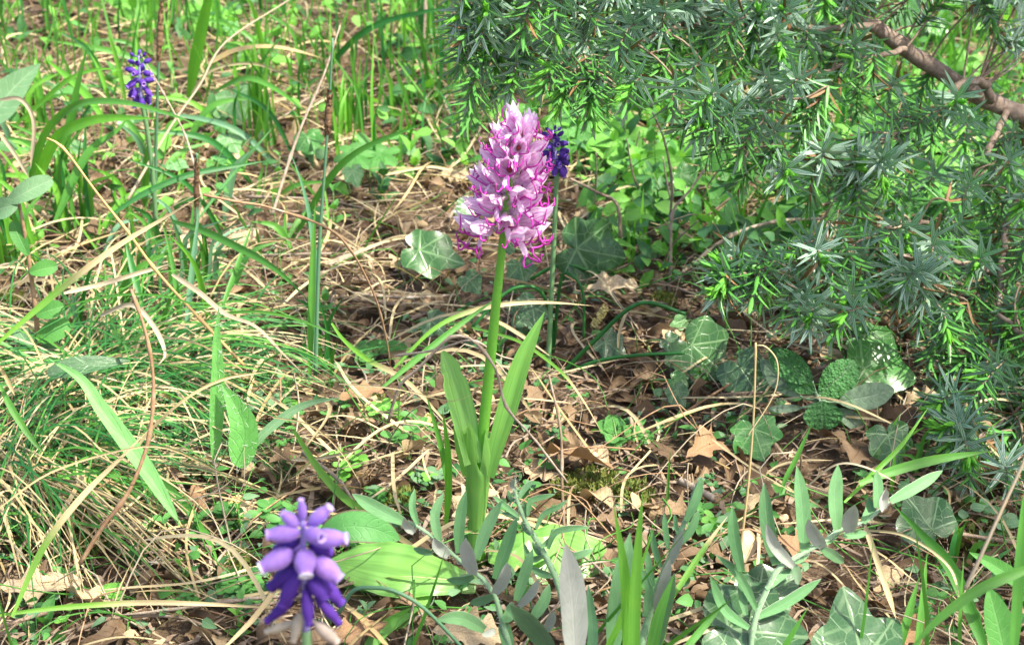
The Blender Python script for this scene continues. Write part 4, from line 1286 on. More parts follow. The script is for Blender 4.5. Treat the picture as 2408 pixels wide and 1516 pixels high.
woolly('single tall silver-white leaf standing in front of the orchid rosette', z2, [(1640, 1800), (1640, 1600), (1635, 1480)], .70, .70,
       [([(1640, 1600), (1620, 1200), (1570, 795)], 225, 1, -.0), ([(1640, 1700), (1760, 1500), (1730, 1080)], 90, 0, .03)], sr=8)
woolly('slim woolly shoot with tight narrow leaves behind the bright grass blades', z2,
       [(2060, 1700), (2110, 1450), (2200, 1130), (2300, 880), (2408, 620), (2470, 430), (2515, 335)], .74, .78,
       [([(2180, 1090), (2150, 950), (2130, 820)], 60, 0), ([(2235, 960), (2190, 820), (2170, 690)], 55, 0), ([(2285, 830), (2265, 700), (2255, 580)], 52, 0), ([(2350, 730), (2335, 660), (2330, 590)], 45, 0), ([(2120, 1300), (2150, 1100), (2080, 950)], 70, 0),
        ([(2190, 1260), (2250, 1080), (2300, 890)], 85, 1), ([(2300, 930), (2350, 800), (2390, 700)], 70, 1), ([(2408, 640), (2480, 480), (2520, 330)], 75, 0), ([(2360, 800), (2440, 700), (2500, 560)], 70, 0), ([(1900, 1560), (1930, 1250), (2020, 720)], 170, 0, .02), ([(2180, 1560), (2240, 1300), (2330, 1000)], 120, 0, -.02)], sr=9)
woolly('long leaning woolly shoot with a row of upright leaves and white undersides', z3,
       [(520, 1420), (560, 1260), (640, 1080), (700, 970), (800, 905), (920, 835), (1030, 775), (1140, 695), (1300, 640), (1400, 565), (1470, 500)], .76, .80,
       [([(450, 985), (400, 760), (385, 535)], 98, 0), ([(690, 940), (630, 660), (605, 372)], 122, 0), ([(885, 850), (870, 540), (832, 255)], 125, 0), ([(1110, 690), (1095, 460), (1118, 245)], 128, 0), ([(1385, 545), (1395, 420), (1385, 285)], 88, 0),
        ([(1480, 500), (1660, 400), (1845, 288)], 95, 0, .02), ([(810, 955), (680, 810), (620, 655)], 95, 1), ([(1015, 820), (950, 720), (915, 625)], 115, 1), ([(1200, 715), (1200, 620), (1235, 525)], 130, 1), ([(1435, 560), (1430, 480), (1450, 415)], 100, 1),
        ([(790, 920), (860, 890), (925, 825)], 70, 0), ([(1000, 825), (1080, 870), (1160, 930)], 85, 0), ([(1150, 735), (1230, 730), (1320, 722)], 70, 0), ([(800, 940), (830, 1000), (845, 1075)], 92, 0), ([(1290, 650), (1340, 560), (1330, 470)], 80, 0), ([(1030, 790), (1100, 720), (1130, 690)], 70, 0),
        ([(560, 1260), (420, 1000), (265, 870)], 70, 0), ([(480, 1290), (455, 1150), (450, 985)], 70, 0), ([(620, 1110), (700, 1040), (800, 960)], 60, 0), ([(560, 1300), (760, 1200), (1000, 1040)], 90, 0), ([(500, 1380), (330, 1250), (230, 1020)], 80, 0)])

# ------------------------------------------------------------------ separate grass blades, stalks and rushes, each surveyed
def blade(label, pts, w, mat, Y0=None, Y1=None, name='grass_shoot', cat='grass blade', kind='blade', n=None, fold=.3, cols=4, ground=False, lift=.012, twist=0.0, segs=30, group=None):
    if ground:
        Q = ground_path(pts, lift)
    else:
        Q = path3(pts, Y0, Y1)
    P = catmull(Q, segs)
    org = np.array([P[0][0], P[0][1], hgt(P[0][0], P[0][1])])
    mb = MB()
    hw = prof(kind, lin(segs)) * w * .5 * px(P[0])
    mb.ribbon(P, hw, nrm(n if n is not None else [rng.normal(0, .25), -.8, .5]), cols, fold, twist=twist)
    if not ground and P[0][2] > org[2] + .002 and P[0][2] - org[2] < .2 and pts[0][1] > 1450:
        pass
    o = obj(name, mb, MAT[mat], None, org)
    return tag(o, label, cat, group)

def stalk(label, pts, r0, r1, mat, Y0=None, Y1=None, name='dry_stalk', cat='stalk', ground=False, lift=.012, nodes=(), segs=34, group=None, rough=0.0):
    Q = ground_path(pts, lift) if ground else path3(pts, Y0, Y1)
    P = catmull(Q, segs)
    org = np.array([P[0][0], P[0][1], hgt(P[0][0], P[0][1])])
    r = np.linspace(r0, r1, segs) * px(P[segs // 2])
    u = lin(segs)
    for k in nodes:
        r = r * (1 + .7 * np.exp(-((u - k) / .018) ** 2))
    if rough:
        r = r * (1 + rough * rng.normal(0, 1, segs))
        P = P + rng.normal(0, rough * .0012, P.shape)
    mb = MB()
    mb.tube(P, r, 7)
    return tag(obj(name, mb, MAT[mat], None, org), label, cat, group)

GB = [  # label, points, width, material, Y0, Y1
 ('broad bright grass blade arching just below the purple grape hyacinth', [(85, 470), (95, 406), (135, 325), (203, 288), (271, 278), (372, 279)], 26, 'grass_bright', 1.52, 1.42),
 ('long green blade bending flat across the purple hyacinth stem', [(70, 480), (75, 406), (112, 305), (183, 247), (278, 240), (383, 264), (484, 301)], 17, 'grass', 1.54, 1.36),
 ('upright pale green blade crossing the arched bright blade', [(128, 520), (145, 400), (163, 288), (190, 169), (210, 95)], 19, 'grass', 1.5, 1.5),
 ('bright blade leaning back beside the upright pale blade', [(245, 290), (220, 244), (169, 190), (102, 135)], 18, 'grass_bright', 1.6, 1.7),
 ('thin bright blade curving over the upright pale blade', [(30, 300), (102, 237), (169, 183), (237, 163), (298, 166)], 12, 'grass_bright', 1.65, 1.6),
 ('dark green blade slanting up to the purple hyacinth flowers', [(130, 520), (203, 366), (278, 305), (305, 268)], 21, 'grass', 1.45, 1.5),
 ('narrow bright blade standing behind the purple hyacinth flowers', [(295, 240), (280, 160), (250, 64)], 12, 'grass_bright', 1.85, 1.85),
 ('short bright blade pointing at the purple hyacinth from behind', [(262, 250), (235, 170), (210, 122)], 10, 'grass_bright', 1.8, 1.8),
 ('long dark blade leaning low across the dry straw', [(255, 510), (340, 455), (440, 413), (540, 393), (643, 376)], 15, 'grass_dark', 1.38, 1.45),
 ('widest bright blade rising tall behind the straw tangle', [(445, 230), (460, 140), (490, 0), (512, -90)], 28, 'grass_bright', 1.9, 1.85),
 ('slim green blade slanting through the grey twigs', [(470, 510), (540, 420), (643, 298)], 9, 'grass_dark', 1.42, 1.5),
 ('blade arching over the sunlit ivy leaf', [(505, 215), (576, 185), (643, 207), (725, 268)], 14, 'grass', 1.75, 1.65),
 ('kinked bright blade drooping over pale dead grass', [(622, 190), (596, 142), (569, 105), (528, 100)], 12, 'grass_bright', 1.9, 1.9),
 ('blue-green stiff blade tapering to a point beside the sedge stem', [(740, 870), (742, 700), (735, 560), (715, 450), (682, 355)], 14, 'grass_blue', 1.14, 1.2),
 ('tall green blade rising beside the stiff blue-green one', [(728, 880), (733, 720), (738, 560), (742, 470)], 17, 'grass', 1.13, 1.16),
 ('dark broad blade sagging from the grass clump toward the sedge stem', [(405, 520), (470, 540), (541, 572), (643, 629), (728, 707)], 17, 'grass', 1.3, 1.14),
 ('short dark upright blade beside the golden stalk', [(330, 700), (312, 630), (295, 570)], 17, 'grass_dark', 1.22, 1.25),
 ('bright narrow upright blade rising behind curled dead grass', [(428, 810), (418, 700), (402, 600), (379, 515)], 13, 'grass', 1.2, 1.25),
 ('blue-green upright blade among the sunlit litter', [(436, 815), (450, 660), (467, 507), (474, 470)], 15, 'grass_blue', 1.18, 1.24),
 ('narrow blade slanting up past pale oak leaves', [(520, 730), (560, 620), (596, 521)], 13, 'grass', 1.2, 1.26),
 ('fine arching blade sweeping over the curled dead grass', [(140, 740), (163, 717), (305, 692), (440, 711), (573, 795)], 6, 'grass', 1.12, 1.06),
 ('fine long blade arching to the foot of the sedge stem', [(480, 760), (508, 741), (610, 733), (711, 755), (813, 799)], 7, 'grass', 1.14, 1.06),
 ('striped brown-edged blade slanting down to the orchid rosette', [(690, 1010), (748, 1100), (797, 1158), (848, 1198), (892, 1232), (1068, 1347)], 18, 'grass_drytip', .99, .86),
 ('fresh green blade standing just beside the orchid sheath', [(1048, 1240), (1053, 1150), (1052, 1060), (1040, 960)], 19, 'grass_bright', .90, .91),
 ('darker blade behind the fresh one beside the orchid sheath', [(1060, 1180), (1040, 1060), (1012, 960), (1000, 920)], 14, 'grass', .93, .94),
 ('bright pointed blade in front of the woolly leaves', [(1480, 1640), (1476, 1500), (1468, 1350), (1443, 1186)], 30, 'grass_bright', .70, .72),
 ('taller bright pointed blade with its tip above the woolly leaves', [(1492, 1640), (1492, 1450), (1500, 1290), (1512, 1155)], 28, 'grass_bright', .69, .72),
 ('green blade pointing up from under the bright pointed pair', [(1520, 1600), (1545, 1460), (1585, 1350)], 30, 'grass', .70, .72),
 ('thin green blade standing alone on brown litter', [(1570, 1200), (1572, 1120), (1577, 1055)], 7, 'grass', .95, .95),
 ('green blade leaning over the dead grass beside the mid-green ivy', [(1835, 1160), (1850, 1120), (1873, 1077), (1912, 990)], 12, 'grass', .93, .95),
 ('bright long blade slanting up to the juniper needles', [(1985, 1180), (2066, 1100), (2120, 1045), (2185, 955)], 13, 'grass_bright', .90, .96),
 ('broad blade lying across below the juniper tips', [(2020, 1136), (2100, 1107), (2202, 1080), (2330, 1060)], 24, 'grass', .90, .95),
 ('wide dark blade bending down past the netted ivy leaf', [(2325, 1560), (2300, 1480), (2236, 1334), (2168, 1256), (2100, 1186)], 32, 'grass', .77, .85),
 ('soft green blade crossing in front of the ivy and dead grass', [(2460, 1320), (2408, 1340), (2303, 1385), (2202, 1459), (2130, 1540)], 26, 'grass', .62, .60),
 ('upright green blade at the edge behind the spotted oval leaf', [(2380, 1580), (2392, 1400), (2405, 1200), (2415, 1130)], 26, 'grass', .66, .70),
 ('green blade standing over the grey ivy lobes', [(2110, 1540), (2135, 1450), (2160, 1360)], 20, 'grass', .76, .78),
 ('second green blade standing over the grey ivy lobes', [(2150, 1560), (2165, 1450), (2180, 1300)], 17, 'grass', .77, .80),
 ('green blade with bleached tip beside the slim woolly shoot', [(1575, 1420), (1592, 1388), (1653, 1293), (1712, 1212)], 14, 'grass_drytip', .80, .84),
 ('blade slanting over the grey ivy leaf near the dead grass', [(1590, 1550), (1640, 1490), (1705, 1415)], 18, 'grass', .70, .74),
 ('dark green blade bent among fine straw left of the fallen oak leaf', [(300, 1060), (380, 1130), (450, 1210), (500, 1290), (515, 1345)], 20, 'grass', .99, .87),
 ('broad green-to-straw blade crossing the fine grass tuft', [(28, 1450), (100, 1290), (190, 1170), (280, 1080), (352, 1008)], 16, 'grass_dry', .74, .82),
 ('green-to-straw foreground blade sweeping up over the grass clump', [(-30, 822), (0, 802), (142, 680), (271, 582), (396, 507), (478, 458)], 15, 'grass_dry', .90, .98),
 ('low flat blade turning from green to straw near the violet hyacinth', [(-20, 1448), (140, 1428), (330, 1416), (500, 1420), (690, 1432)], 13, 'grass_dry', .76, .80),
 ('green blade tip-dried and bent in the fine grass', [(0, 905), (30, 965), (80, 1040), (112, 1070)], 16, 'grass', .95, .93),
 ('dry-tipped blade running down toward the twig before the orchid', [(780, 760), (808, 799), (865, 846), (960, 900), (1068, 1015)], 12, 'grass_dry', 1.1, .98),
 ('fading blade arching from behind the orchid stem over dark soil', [(1110, 770), (1170, 785), (1238, 812), (1322, 877), (1373, 944), (1414, 1015)], 8, 'grass_drytip', 1.12, .98),
 ('pale-ended flat blade passing behind the orchid stem', [(926, 866), (1018, 775), (1102, 734), (1187, 716), (1289, 711), (1397, 719)], 11, 'grass_dry', 1.05, 1.12),
 ('green blade rising to the orchid stem from shaded litter', [(900, 910), (1035, 799), (1136, 724), (1180, 694)], 15, 'grass', 1.02, 1.08),
 ('lower green leaf blade lying in front of the violet hyacinth tips', [(850, 1540), (900, 1480), (960, 1440), (998, 1422)], 34, 'grass', .78, .83),
]
for lab, pts, w, m, a, b in GB:
    blade(lab, pts, w, m, a, b)

DG = [
 ('wide bleached dead grass blade bent across the fine green grass', [(405, 645), (470, 690), (530, 740), (600, 770), (660, 830), (758, 928)], 19, 'straw_grey', 1.18, .98),
 ('curled dead grass blade looping above brown litter', [(235, 742), (310, 718), (362, 768), (388, 830), (372, 858)], 16, 'straw_grey', 1.10, 1.02),
 ('dead blade with torn edge beside the curled one', [(150, 690), (250, 665), (330, 640), (400, 620)], 16, 'straw_grey', 1.15, 1.22),
 ('dry straw blade arching out of the fine grass tuft', [(300, 1085), (355, 1010), (440, 935), (530, 890), (640, 872)], 10, 'straw', .95, 1.0),
 ('thin grey straw curving up beside a fallen brown leaf', [(372, 1170), (440, 1175), (508, 1155), (558, 1118)], 6, 'straw_grey', .93, .93),
 ('slender straw arching over the fine grass and brown twig', [(-10, 1200), (120, 1110), (300, 1055), (400, 1055), (520, 1110), (700, 1190), (765, 1232)], 7, 'straw', .78, .84),
 ('pale dead blade folded on sunlit litter by the ivy', [(490, 150), (560, 118), (640, 112), (720, 128), (765, 140)], 20, 'straw', 1.85, 1.85),
 ('second pale dead blade drooping by the sunlit ivy', [(450, 220), (500, 165), (600, 150), (700, 190), (735, 215)], 9, 'straw', 1.8, 1.75),
 ('pale dead blade slanting on litter behind the orchid', [(770, 620), (840, 595), (920, 565)], 16, 'straw_grey', 1.3, 1.32),
 ('pale dead blade hanging over the netted ivy leaf', [(2035, 1235), (2066, 1330), (2107, 1455)], 20, 'straw', .82, .76),
 ('thin dead blade arched over grey curled litter', [(1895, 1145), (1965, 1093), (2032, 1097), (2120, 1140)], 7, 'straw_grey', .92, .90),
 ('straw blade lying toward the mid-green ivy leaf', [(1675, 1032), (1761, 1097), (1865, 1158)], 9, 'straw', .96, .90),
 ('dead blade draped beside the woolly shoot', [(2030, 1245), (2130, 1260), (2230, 1330), (2260, 1420)], 9, 'straw', .84, .78),
 ('curled pale blade hanging among bright left-hand grass'.replace('left-hand ', ''), [(0, 235), (50, 235), (80, 290), (72, 400)], 14, 'straw_grey', 1.45, 1.42),
 ('broad grey dead blade leaning beside the curled pale one', [(0, 315), (40, 370), (70, 420)], 13, 'straw_grey', 1.4, 1.35),
 ('bleached narrow blade tipping to green beside the fine tuft', [(-10, 850), (10, 880), (35, 930)], 13, 'straw', .93, .93),
 ('dark weathered flat blade lying by the clover leaves', [(685, 1080), (740, 1078), (800, 1066), (860, 1050)], 12, 'straw_grey', .97, .98),
 ('short straw lying across the orchid stem foot', [(1055, 1245), (1130, 1250), (1190, 1245)], 10, 'straw', .885, .885),
 ('thin pale straw stretched in front of the orchid leaves', [(797, 902), (933, 914), (1052, 941), (1102, 931), (1136, 914)], 5, 'straw', .86, .87),
 ('fine pale straw curving down to the clover', [(640, 980), (730, 1000), (800, 1060), (850, 1140)], 5, 'straw', .95, .9),
 ('thin bent straw standing in sunlit grass beyond the orchid', [(905, 330), (960, 270), (1030, 280), (1095, 330)], 7, 'straw', 1.75, 1.7),
 ('kinked bright straw tangle lying behind the flower spike', [(900, 412), (970, 398), (1015, 392), (1075, 402)], 9, 'straw', 1.6, 1.62),
]
for lab, pts, w, m, a, b in DG:
    blade(lab, pts, w * .68, m, a, b, name='dead_grass', cat='dry grass', kind='linear', fold=.45, twist=rng.normal(0, .9))

blade('pale toothed leaf with dark midrib sloping through fine grass', [(420, 1225), (350, 1110), (300, 1040), (240, 960), (190, 890), (115, 843)], 42, 'hawk_pale', .88, .98, name='toothed_leaf', cat='leaf', kind='lance', cols=6, segs=40)
blade('tall upright hairy leaf beside the golden stalk end', [(505, 1095), (508, 1000), (512, 880), (510, 800), (514, 722)], 34, 'hawk', .97, 1.0, name='hairy_leaf', cat='leaf', kind='lance', cols=6)
blade('broad hairy leaf with reddish veins beside the tall upright one', [(565, 1100), (575, 1010), (552, 950), (522, 903)], 70, 'hawk', .955, .98, name='hairy_leaf', cat='leaf', kind='ovate', cols=6)
def hairs(o, n, L):
    me = o.data
    co = np.empty(len(me.vertices) * 3)
    me.vertices.foreach_get('co', co)
    co = co.reshape(-1, 3)
    mb = MB()
    for _ in range(n):
        p = co[rng.integers(0, len(co))] + rng.normal(0, .0006, 3)
        d = nrm(rng.normal(0, 1, 3) + [0, -.5, .2])
        mb.ribbon(np.array([p, p + d * L * .6, p + d * L + [0, 0, -.0004]]), np.array([.00011, .00009, .00003]), rng.normal(0, 1, 3), 1, 0)
    tag(obj('hairs', mb, MAT['wool_under'], o), kind='stuff')
for o_ in [o for o in COL.objects if o.name.startswith('hairy_leaf')]:
    hairs(o_, 130, .0045)
blade('dull curved leaf reaching from the broad hairy leaf over litter', [(575, 1080), (620, 1020), (690, 965), (740, 945), (800, 935)], 22, 'dull', .96, .99, name='curved_leaf', cat='leaf', kind='lance', cols=6)
blade('oval leaf with dark spots and rim behind the violet hyacinth', [(745, 1270), (800, 1240), (870, 1240), (940, 1268)], 78, 'hawk_dots', .87, .875, name='spotted_leaf', cat='leaf', kind='ellip', cols=8, n=(0, -.75, .65), fold=.08)
blade('smooth oval leaf with brown blemish under crossing grass blades', [(2372, 1580), (2350, 1480), (2325, 1382)], 72, 'herb', .73, .75, name='oval_leaf', cat='leaf', kind='ellip', cols=6, n=(0, -.8, .6))
blade('serrated green leaf tip beside the pale grass stem', [(2400, 1370), (2340, 1330), (2280, 1298)], 40, 'herb', .78, .78, name='serrated_leaf', cat='leaf', kind='ovate', cols=6)
blade('large torn grey-green leaf at the edge of the sunlit straw', [(-30, 290), (30, 210), (95, 150)], 75, 'dull', 1.62, 1.66, name='torn_leaf', cat='leaf', kind='ovate', cols=6, n=(.3, -.8, .5))
blade('flat blue-grey lobed leaf pressed under fine grass', [(110, 880), (200, 860), (305, 848)], 52, 'ivy_grey', 1.06, 1.08, name='grey_leaf', cat='leaf', kind='ovate', cols=6, n=(0, -.6, .8))

# stalks, twigs, rushes
stalk('thin bent stalk trailing over the grass from the straw blade tip', [(478, 458), (560, 475), (640, 490), (790, 550), (870, 670), (905, 780), (918, 860)], 3.2, 2.2, 'stalk_brown', .98, 1.06, nodes=(.3, .5, .8))
stalk('golden dry stalk leaning through the grass clump', [(573, 858), (475, 755), (370, 640), (300, 545), (225, 450), (150, 350), (110, 325)], 4.0, 2.6, 'stalk_gold', 1.09, 1.12, nodes=(.2, .45, .62, .93))
stalk('brown knotty twig standing in front of the fine grass tuft', [(188, 1325), (240, 1240), (300, 1160), (345, 1050), (360, 950), (358, 860), (338, 765), (308, 680)], 5.5, 3.5, 'stalk_brown', .80, .86, name='bare_twig', cat='twig', nodes=(.25, .5, .62, .8, .95))
stalk('grey arched twig hooked in front of the orchid leaves', [(913, 990), (940, 907), (987, 863), (1055, 795), (1092, 792), (1123, 809), (1167, 870), (1190, 955), (1255, 1030), (1335, 1135)], 4.2, 2.6, 'twig_grey', .90, .86, name='bare_twig', cat='twig', nodes=(.4, .52, .7), rough=.05)
stalk('side twig running level behind the orchid leaf tips', [(930, 836), (1028, 822), (1110, 800), (1180, 838), (1250, 850)], 3.2, 1.8, 'twig_grey', .93, .92, name='bare_twig', cat='twig', nodes=(.3, .6), rough=.05)
stalk('pale straw stalk standing upright before the grey-green ivy leaf', [(1741, 1292), (1758, 1154), (1770, 1009), (1775, 900), (1777, 805)], 3.4, 2.4, 'straw', .86, .90, nodes=(.95,))
stalk('curled straw strand hanging from the upright straw stalk', [(1778, 812), (1800, 815), (1826, 846), (1828, 897), (1809, 948), (1758, 1025)], 2.2, 1.2, 'straw', .90, .88)
stalk('soft tan stem leaning before the smooth oval leaf', [(2269, 1385), (2300, 1320), (2350, 1210), (2412, 1075)], 5, 4, 'straw_grey', .66, .68, name='leaning_reed', cat='stalk')
stalk('long pale twig rising bare beside the hanging juniper', [(1572, 735), (1577, 600), (1582, 500), (1620, 450), (1665, 388)], 4.5, 2.5, 'twig_grey', 1.35, 1.4, name='bare_twig', cat='twig', nodes=(.3, .6), rough=.04)
stalk('thin pale twig under the juniper spray beyond the orchid', [(1575, 520), (1580, 430), (1562, 330), (1535, 265)], 3.6, 2.4, 'twig_grey', 1.42, 1.4, name='bare_twig', cat='twig', nodes=(.4,), rough=.04)
stalk('dark crooked twig leaning behind the flower spike', [(1460, 560), (1450, 480), (1400, 450), (1340, 420)], 5, 3, 'twig', 1.4, 1.42, name='bare_twig', cat='twig', rough=.06)
stalk('lichen-spotted twig reaching to the lower juniper mass', [(1600, 645), (1680, 580), (1740, 545), (1830, 520), (1930, 515)], 5, 4, 'twig_grey', 1.38, 1.42, name='bare_twig', cat='twig', nodes=(.2, .4, .7), rough=.06)
stalk('grey broken stick lying along the soil by the oak leaf', [(1600, 1130), (1640, 1150), (1680, 1172)], 10, 8, 'twig_grey', name='fallen_stick', cat='stick', ground=True, rough=.05)
stalk('dark brown stick lying in shade behind the orchid stem', [(800, 700), (900, 712), (980, 728), (1030, 752)], 8, 5, 'twig', name='fallen_stick', cat='stick', ground=True, rough=.05)
stalk('long thin stick lying level behind the orchid stem', [(830, 690), (960, 700), (1090, 692)], 5, 3, 'twig_grey', name='fallen_stick', cat='stick', ground=True, rough=.05)
stalk('reddish prostrate stem crossing the litter by the sage', [(1560, 1005), (1640, 950), (1720, 900)], 4, 3, 'stalk_brown', name='trailing_stem', cat='stalk', ground=True, lift=.02)
stalk('grey curved stick among litter by the foreground hyacinth'.replace('foreground', 'large violet'), [(180, 1480), (280, 1450), (420, 1450), (520, 1490)], 6, 4, 'twig', name='fallen_stick', cat='stick', ground=True, rough=.05)
stalk('thin straight twig leaning over dead oak leaf', [(1330, 1300), (1322, 1150), (1318, 1010), (1290, 880)], 4, 3, 'twig', .91, .97, name='bare_twig', cat='twig', nodes=(.5,))
stalk('thin grey stem slanting through purple hyacinth flowers', [(475, 470), (440, 330), (390, 230), (330, 125)], 2.6, 1.6, 'twig_grey', 1.36, 1.5, nodes=(.4, .7))
stalk('tall thin dead stem slanting behind the sunlit ivy', [(640, 505), (700, 320), (760, 180), (800, 60)], 4, 2, 'twig_grey', 1.4, 1.5, nodes=(.3, .6))
stalk('pale dead stem crossing the straw tangle', [(300, 470), (400, 300), (470, 200), (530, 100), (680, 0)], 3.5, 1.8, 'straw_grey', 1.45, 1.7)
for i, (lab, pts, w) in enumerate([
   ('dark rush leaf hooped low beside the orchid stem', [(1299, 850), (1295, 745), (1272, 687), (1238, 673), (1187, 690), (1110, 770)], 5),
   ('dark rush leaf hooped high between orchid and hyacinth stems', [(1204, 684), (1306, 626), (1373, 633), (1458, 680), (1509, 778)], 5),
   ('thin rush leaf with tight bend near the hyacinth stem', [(1299, 850), (1316, 677), (1333, 640), (1370, 684), (1373, 795)], 4.5),
   ('long rush leaf arching toward the dark ivy leaf', [(1316, 885), (1390, 809), (1502, 714), (1613, 738)], 6),
   ('rush leaf arching low to the shaded litter', [(1310, 890), (1400, 850), (1500, 835), (1610, 830)], 5),
   ('rush leaf falling to the soil beside the hyacinth foot', [(1300, 800), (1320, 900), (1345, 1000), (1350, 1040)], 5),
   ('blue-green rush hooped in front of the orchid rosette', [(797, 1440), (831, 1388), (882, 1381), (933, 1391), (1000, 1432), (1095, 1530)], 5.5)]):
    Yb = gr(*pts[0])[1] if i != 6 else .77
    stalk(lab, pts, w, w * .75, 'grass_dark' if i != 6 else 'grass_blue', Yb, Yb - .03 if i != 6 else .76, name='rush_leaf', cat='rush leaf')

# sedges with dark flower spikes
def sedge(label, pts, Y0, Y1, spike, w=4.0):
    P = catmull(path3(pts, Y0, Y1), 34)
    org = np.array([P[0][0], P[0][1], hgt(P[0][0], P[0][1])])
    t = thing('sedge', label, 'sedge', org, 'flowering sedges')
    mb = MB()
    mb.tube(P, np.linspace(w * 1.3, w * .6, 34) * px(P[17]), 6)
    obj('stem', mb, MAT['grass_blue'], t, org)
    a, b = spike
    Q = P[int(a * 33):int(b * 33) + 1]
    mb = MB()
    Q = catmull(Q, 40)
    mb.tube(Q, (np.sin(PI * np.clip(lin(40) * .94 + .04, 0, 1)) ** .6) * w * 1.9 * px(P[17]) * (1 + .12 * rng.normal(0, 1, 40)), 7)
    for k in range(150):
        c = Q[rng.integers(0, 40)]
        d = nrm(rng.normal(0, 1, 3) * [1, 1, .3])
        up = nrm(tang(Q)[20] + d * .5)
        q = c + d * w * 1.3 * px(c)
        mb.ribbon(np.array([q, q + up * .0016, q + up * .0034]), np.array([.0006, .0007, .0001]), d, 1, 0)
    obj('flower_spike', mb, MAT['spike'], t, org)
sedge('tall sedge with long dark brown flower spike beside the blue-green blade', [(742, 880), (750, 600), (765, 380), (774, 250), (782, 90)], 1.13, 1.15, (.74, .87), 4.5)
sedge('shorter sedge with blackish spike in front of sunlit litter', [(462, 640), (461, 520), (462, 450), (463, 360)], 1.36, 1.36, (.55, .95), 3.6)
sedge('tallest sedge stem with thin spike behind the purple hyacinth', [(362, 560), (368, 300), (374, 120), (382, -40)], 1.5, 1.5, (.72, .95), 4)

# ------------------------------------------------------------------ leafy herbs
def herb_pairs(label, x, y, h, lw, mat, group=None, n=5, Y=None, lean=(0, 0), kind='ovate', name='leafy_herb', seed=None):
    r_ = np.random.default_rng(seed if seed is not None else int(x * 7 + y))
    org = gr(x, y) if Y is None else at(x, y, Y)
    mm = px(org)
    H = h * mm
    t = thing(name, label, 'herb', org, group)
    top = org + [lean[0] * mm, 0, H]
    P = catmull([org - [0, 0, .004], (org + top) / 2 + [r_.normal(0, .1) * H, 0, 0], top], 10)
    mb = MB()
    mb.tube(P, np.linspace(.0012, .0006, 10), 6)
    obj('stem', mb, MAT['herb_stem'], t, org)
    for j in range(n):
        f = .25 + .75 * j / max(1, n - 1)
        C = P[min(9, int(f * 9))]
        for s in (0, 1):
            az = j * 1.57 + s * PI + r_.normal(0, .25)
            el = .25 + .7 * f + r_.normal(0, .15)
            d = np.array([math.cos(az) * math.cos(el), math.sin(az) * math.cos(el), math.sin(el)])
            L = lw * mm * (1.15 - .35 * f) * r_.uniform(.8, 1.15)
            nn = nrm(np.array([-d[0] * d[2], -d[1] * d[2], 1.0]) + [0, -.25, 0])
            mb = MB()
            leaf_mesh(mb, C, C + d * L, L * .27, nn, kind, segs=9, cols=4, fold=.25, arch=.07)
            obj('leaf', mb, MAT[mat], t, org)
    return t

def clover(label, x, y, h, lw, mat, group=None, n=4, seed=None, k=3):
    r_ = np.random.default_rng(seed if seed is not None else int(x * 3 + y * 5))
    org = gr(x, y)
    mm = px(org)
    t = thing('clover', label, 'herb', org, group)
    for j in range(n):
        az = r_.uniform(0, 6.28)
        top = org + np.array([math.cos(az) * .5, math.sin(az) * .5, r_.uniform(.5, 1.1)]) * h * mm
        mb = MB()
        mb.tube(catmull([org - [0, 0, .003], (org + top) / 2 + [0, 0, .15 * h * mm], top], 7), .00055, 5)
        st = obj('leaf_stalk', mb, MAT['herb_stem'], t, org)
        a0 = r_.uniform(0, 6.28)
        for i in range(k):
            a = a0 + i * 2 * PI / k
            d = nrm([math.cos(a), math.sin(a), .25])
            L = lw * mm * r_.uniform(.85, 1.1)
            mb = MB()
            leaf_mesh(mb, top, top + d * L, L * .38, nrm([-d[0] * .3, -.45, .9]), 'obl', segs=8, cols=4, fold=.22, arch=.03)
            obj('leaflet', mb, MAT[mat], st, org)
    return t

def ferny(label, x, y, h, L, mat, group=None, n=4, seed=None):
    r_ = np.random.default_rng(seed if seed is not None else int(x * 3 + y))
    org = gr(x, y)
    mm = px(org)
    t = thing('feathery_herb', label, 'herb', org, group)
    for j in range(n):
        az = j * 2 * PI / n + r_.normal(0, .4)
        out = np.array([math.cos(az), math.sin(az) * .8, 0])
        c = org + out * L * mm * .25 + [0, 0, h * mm * r_.uniform(.7, 1.1)]
        e = c + out * L * mm + [0, 0, r_.uniform(-.2, .4) * L * mm]
        P = catmull([org - [0, 0, .003], (org + c) / 2 - out * .002, c, (c + e) / 2 + [0, 0, .12 * L * mm], e], 22)
        mb = MB()
        mb.tube(P, np.linspace(.0008, .0003, 22), 5)
        st = obj('leaf_stalk', mb, MAT['herb_stem'], t, org)
        mb = MB()
        T = tang(P)
        for i in range(9, 22):
            f = (i - 9) / 12
            for s in (-1, 1):
                side = nrm(np.cross(T[i], [0, -.3, 1])) * s
                l1 = L * mm * .34 * (1 - f) ** .7 + .002
                d1 = nrm(side + T[i] * .7)
                e1 = P[i] + d1 * l1
                mb.ribbon(np.array([P[i], (P[i] + e1) / 2, e1]), np.array([.0004, .0007, .0002]), (0, -.3, 1), 1, 0)
                for q in (.3, .5, .7, .9):
                    b = P[i] + d1 * l1 * q
                    for s2 in (-1, 1):
                        d2 = nrm(d1 + s2 * np.cross(d1, nrm([0, -.3, 1])) * .9 + r_.normal(0, .15, 3))
                        l2 = l1 * .42 * (1.1 - q * .5)
                        mb.ribbon(np.array([b, b + d2 * l2 * .6, b + d2 * l2]), np.array([.0004, .0008, .0001]), (0, -.3, 1), 1, 0)
        tag(obj('leaflets', mb, MAT[mat], st, org), kind='stuff')
    return t

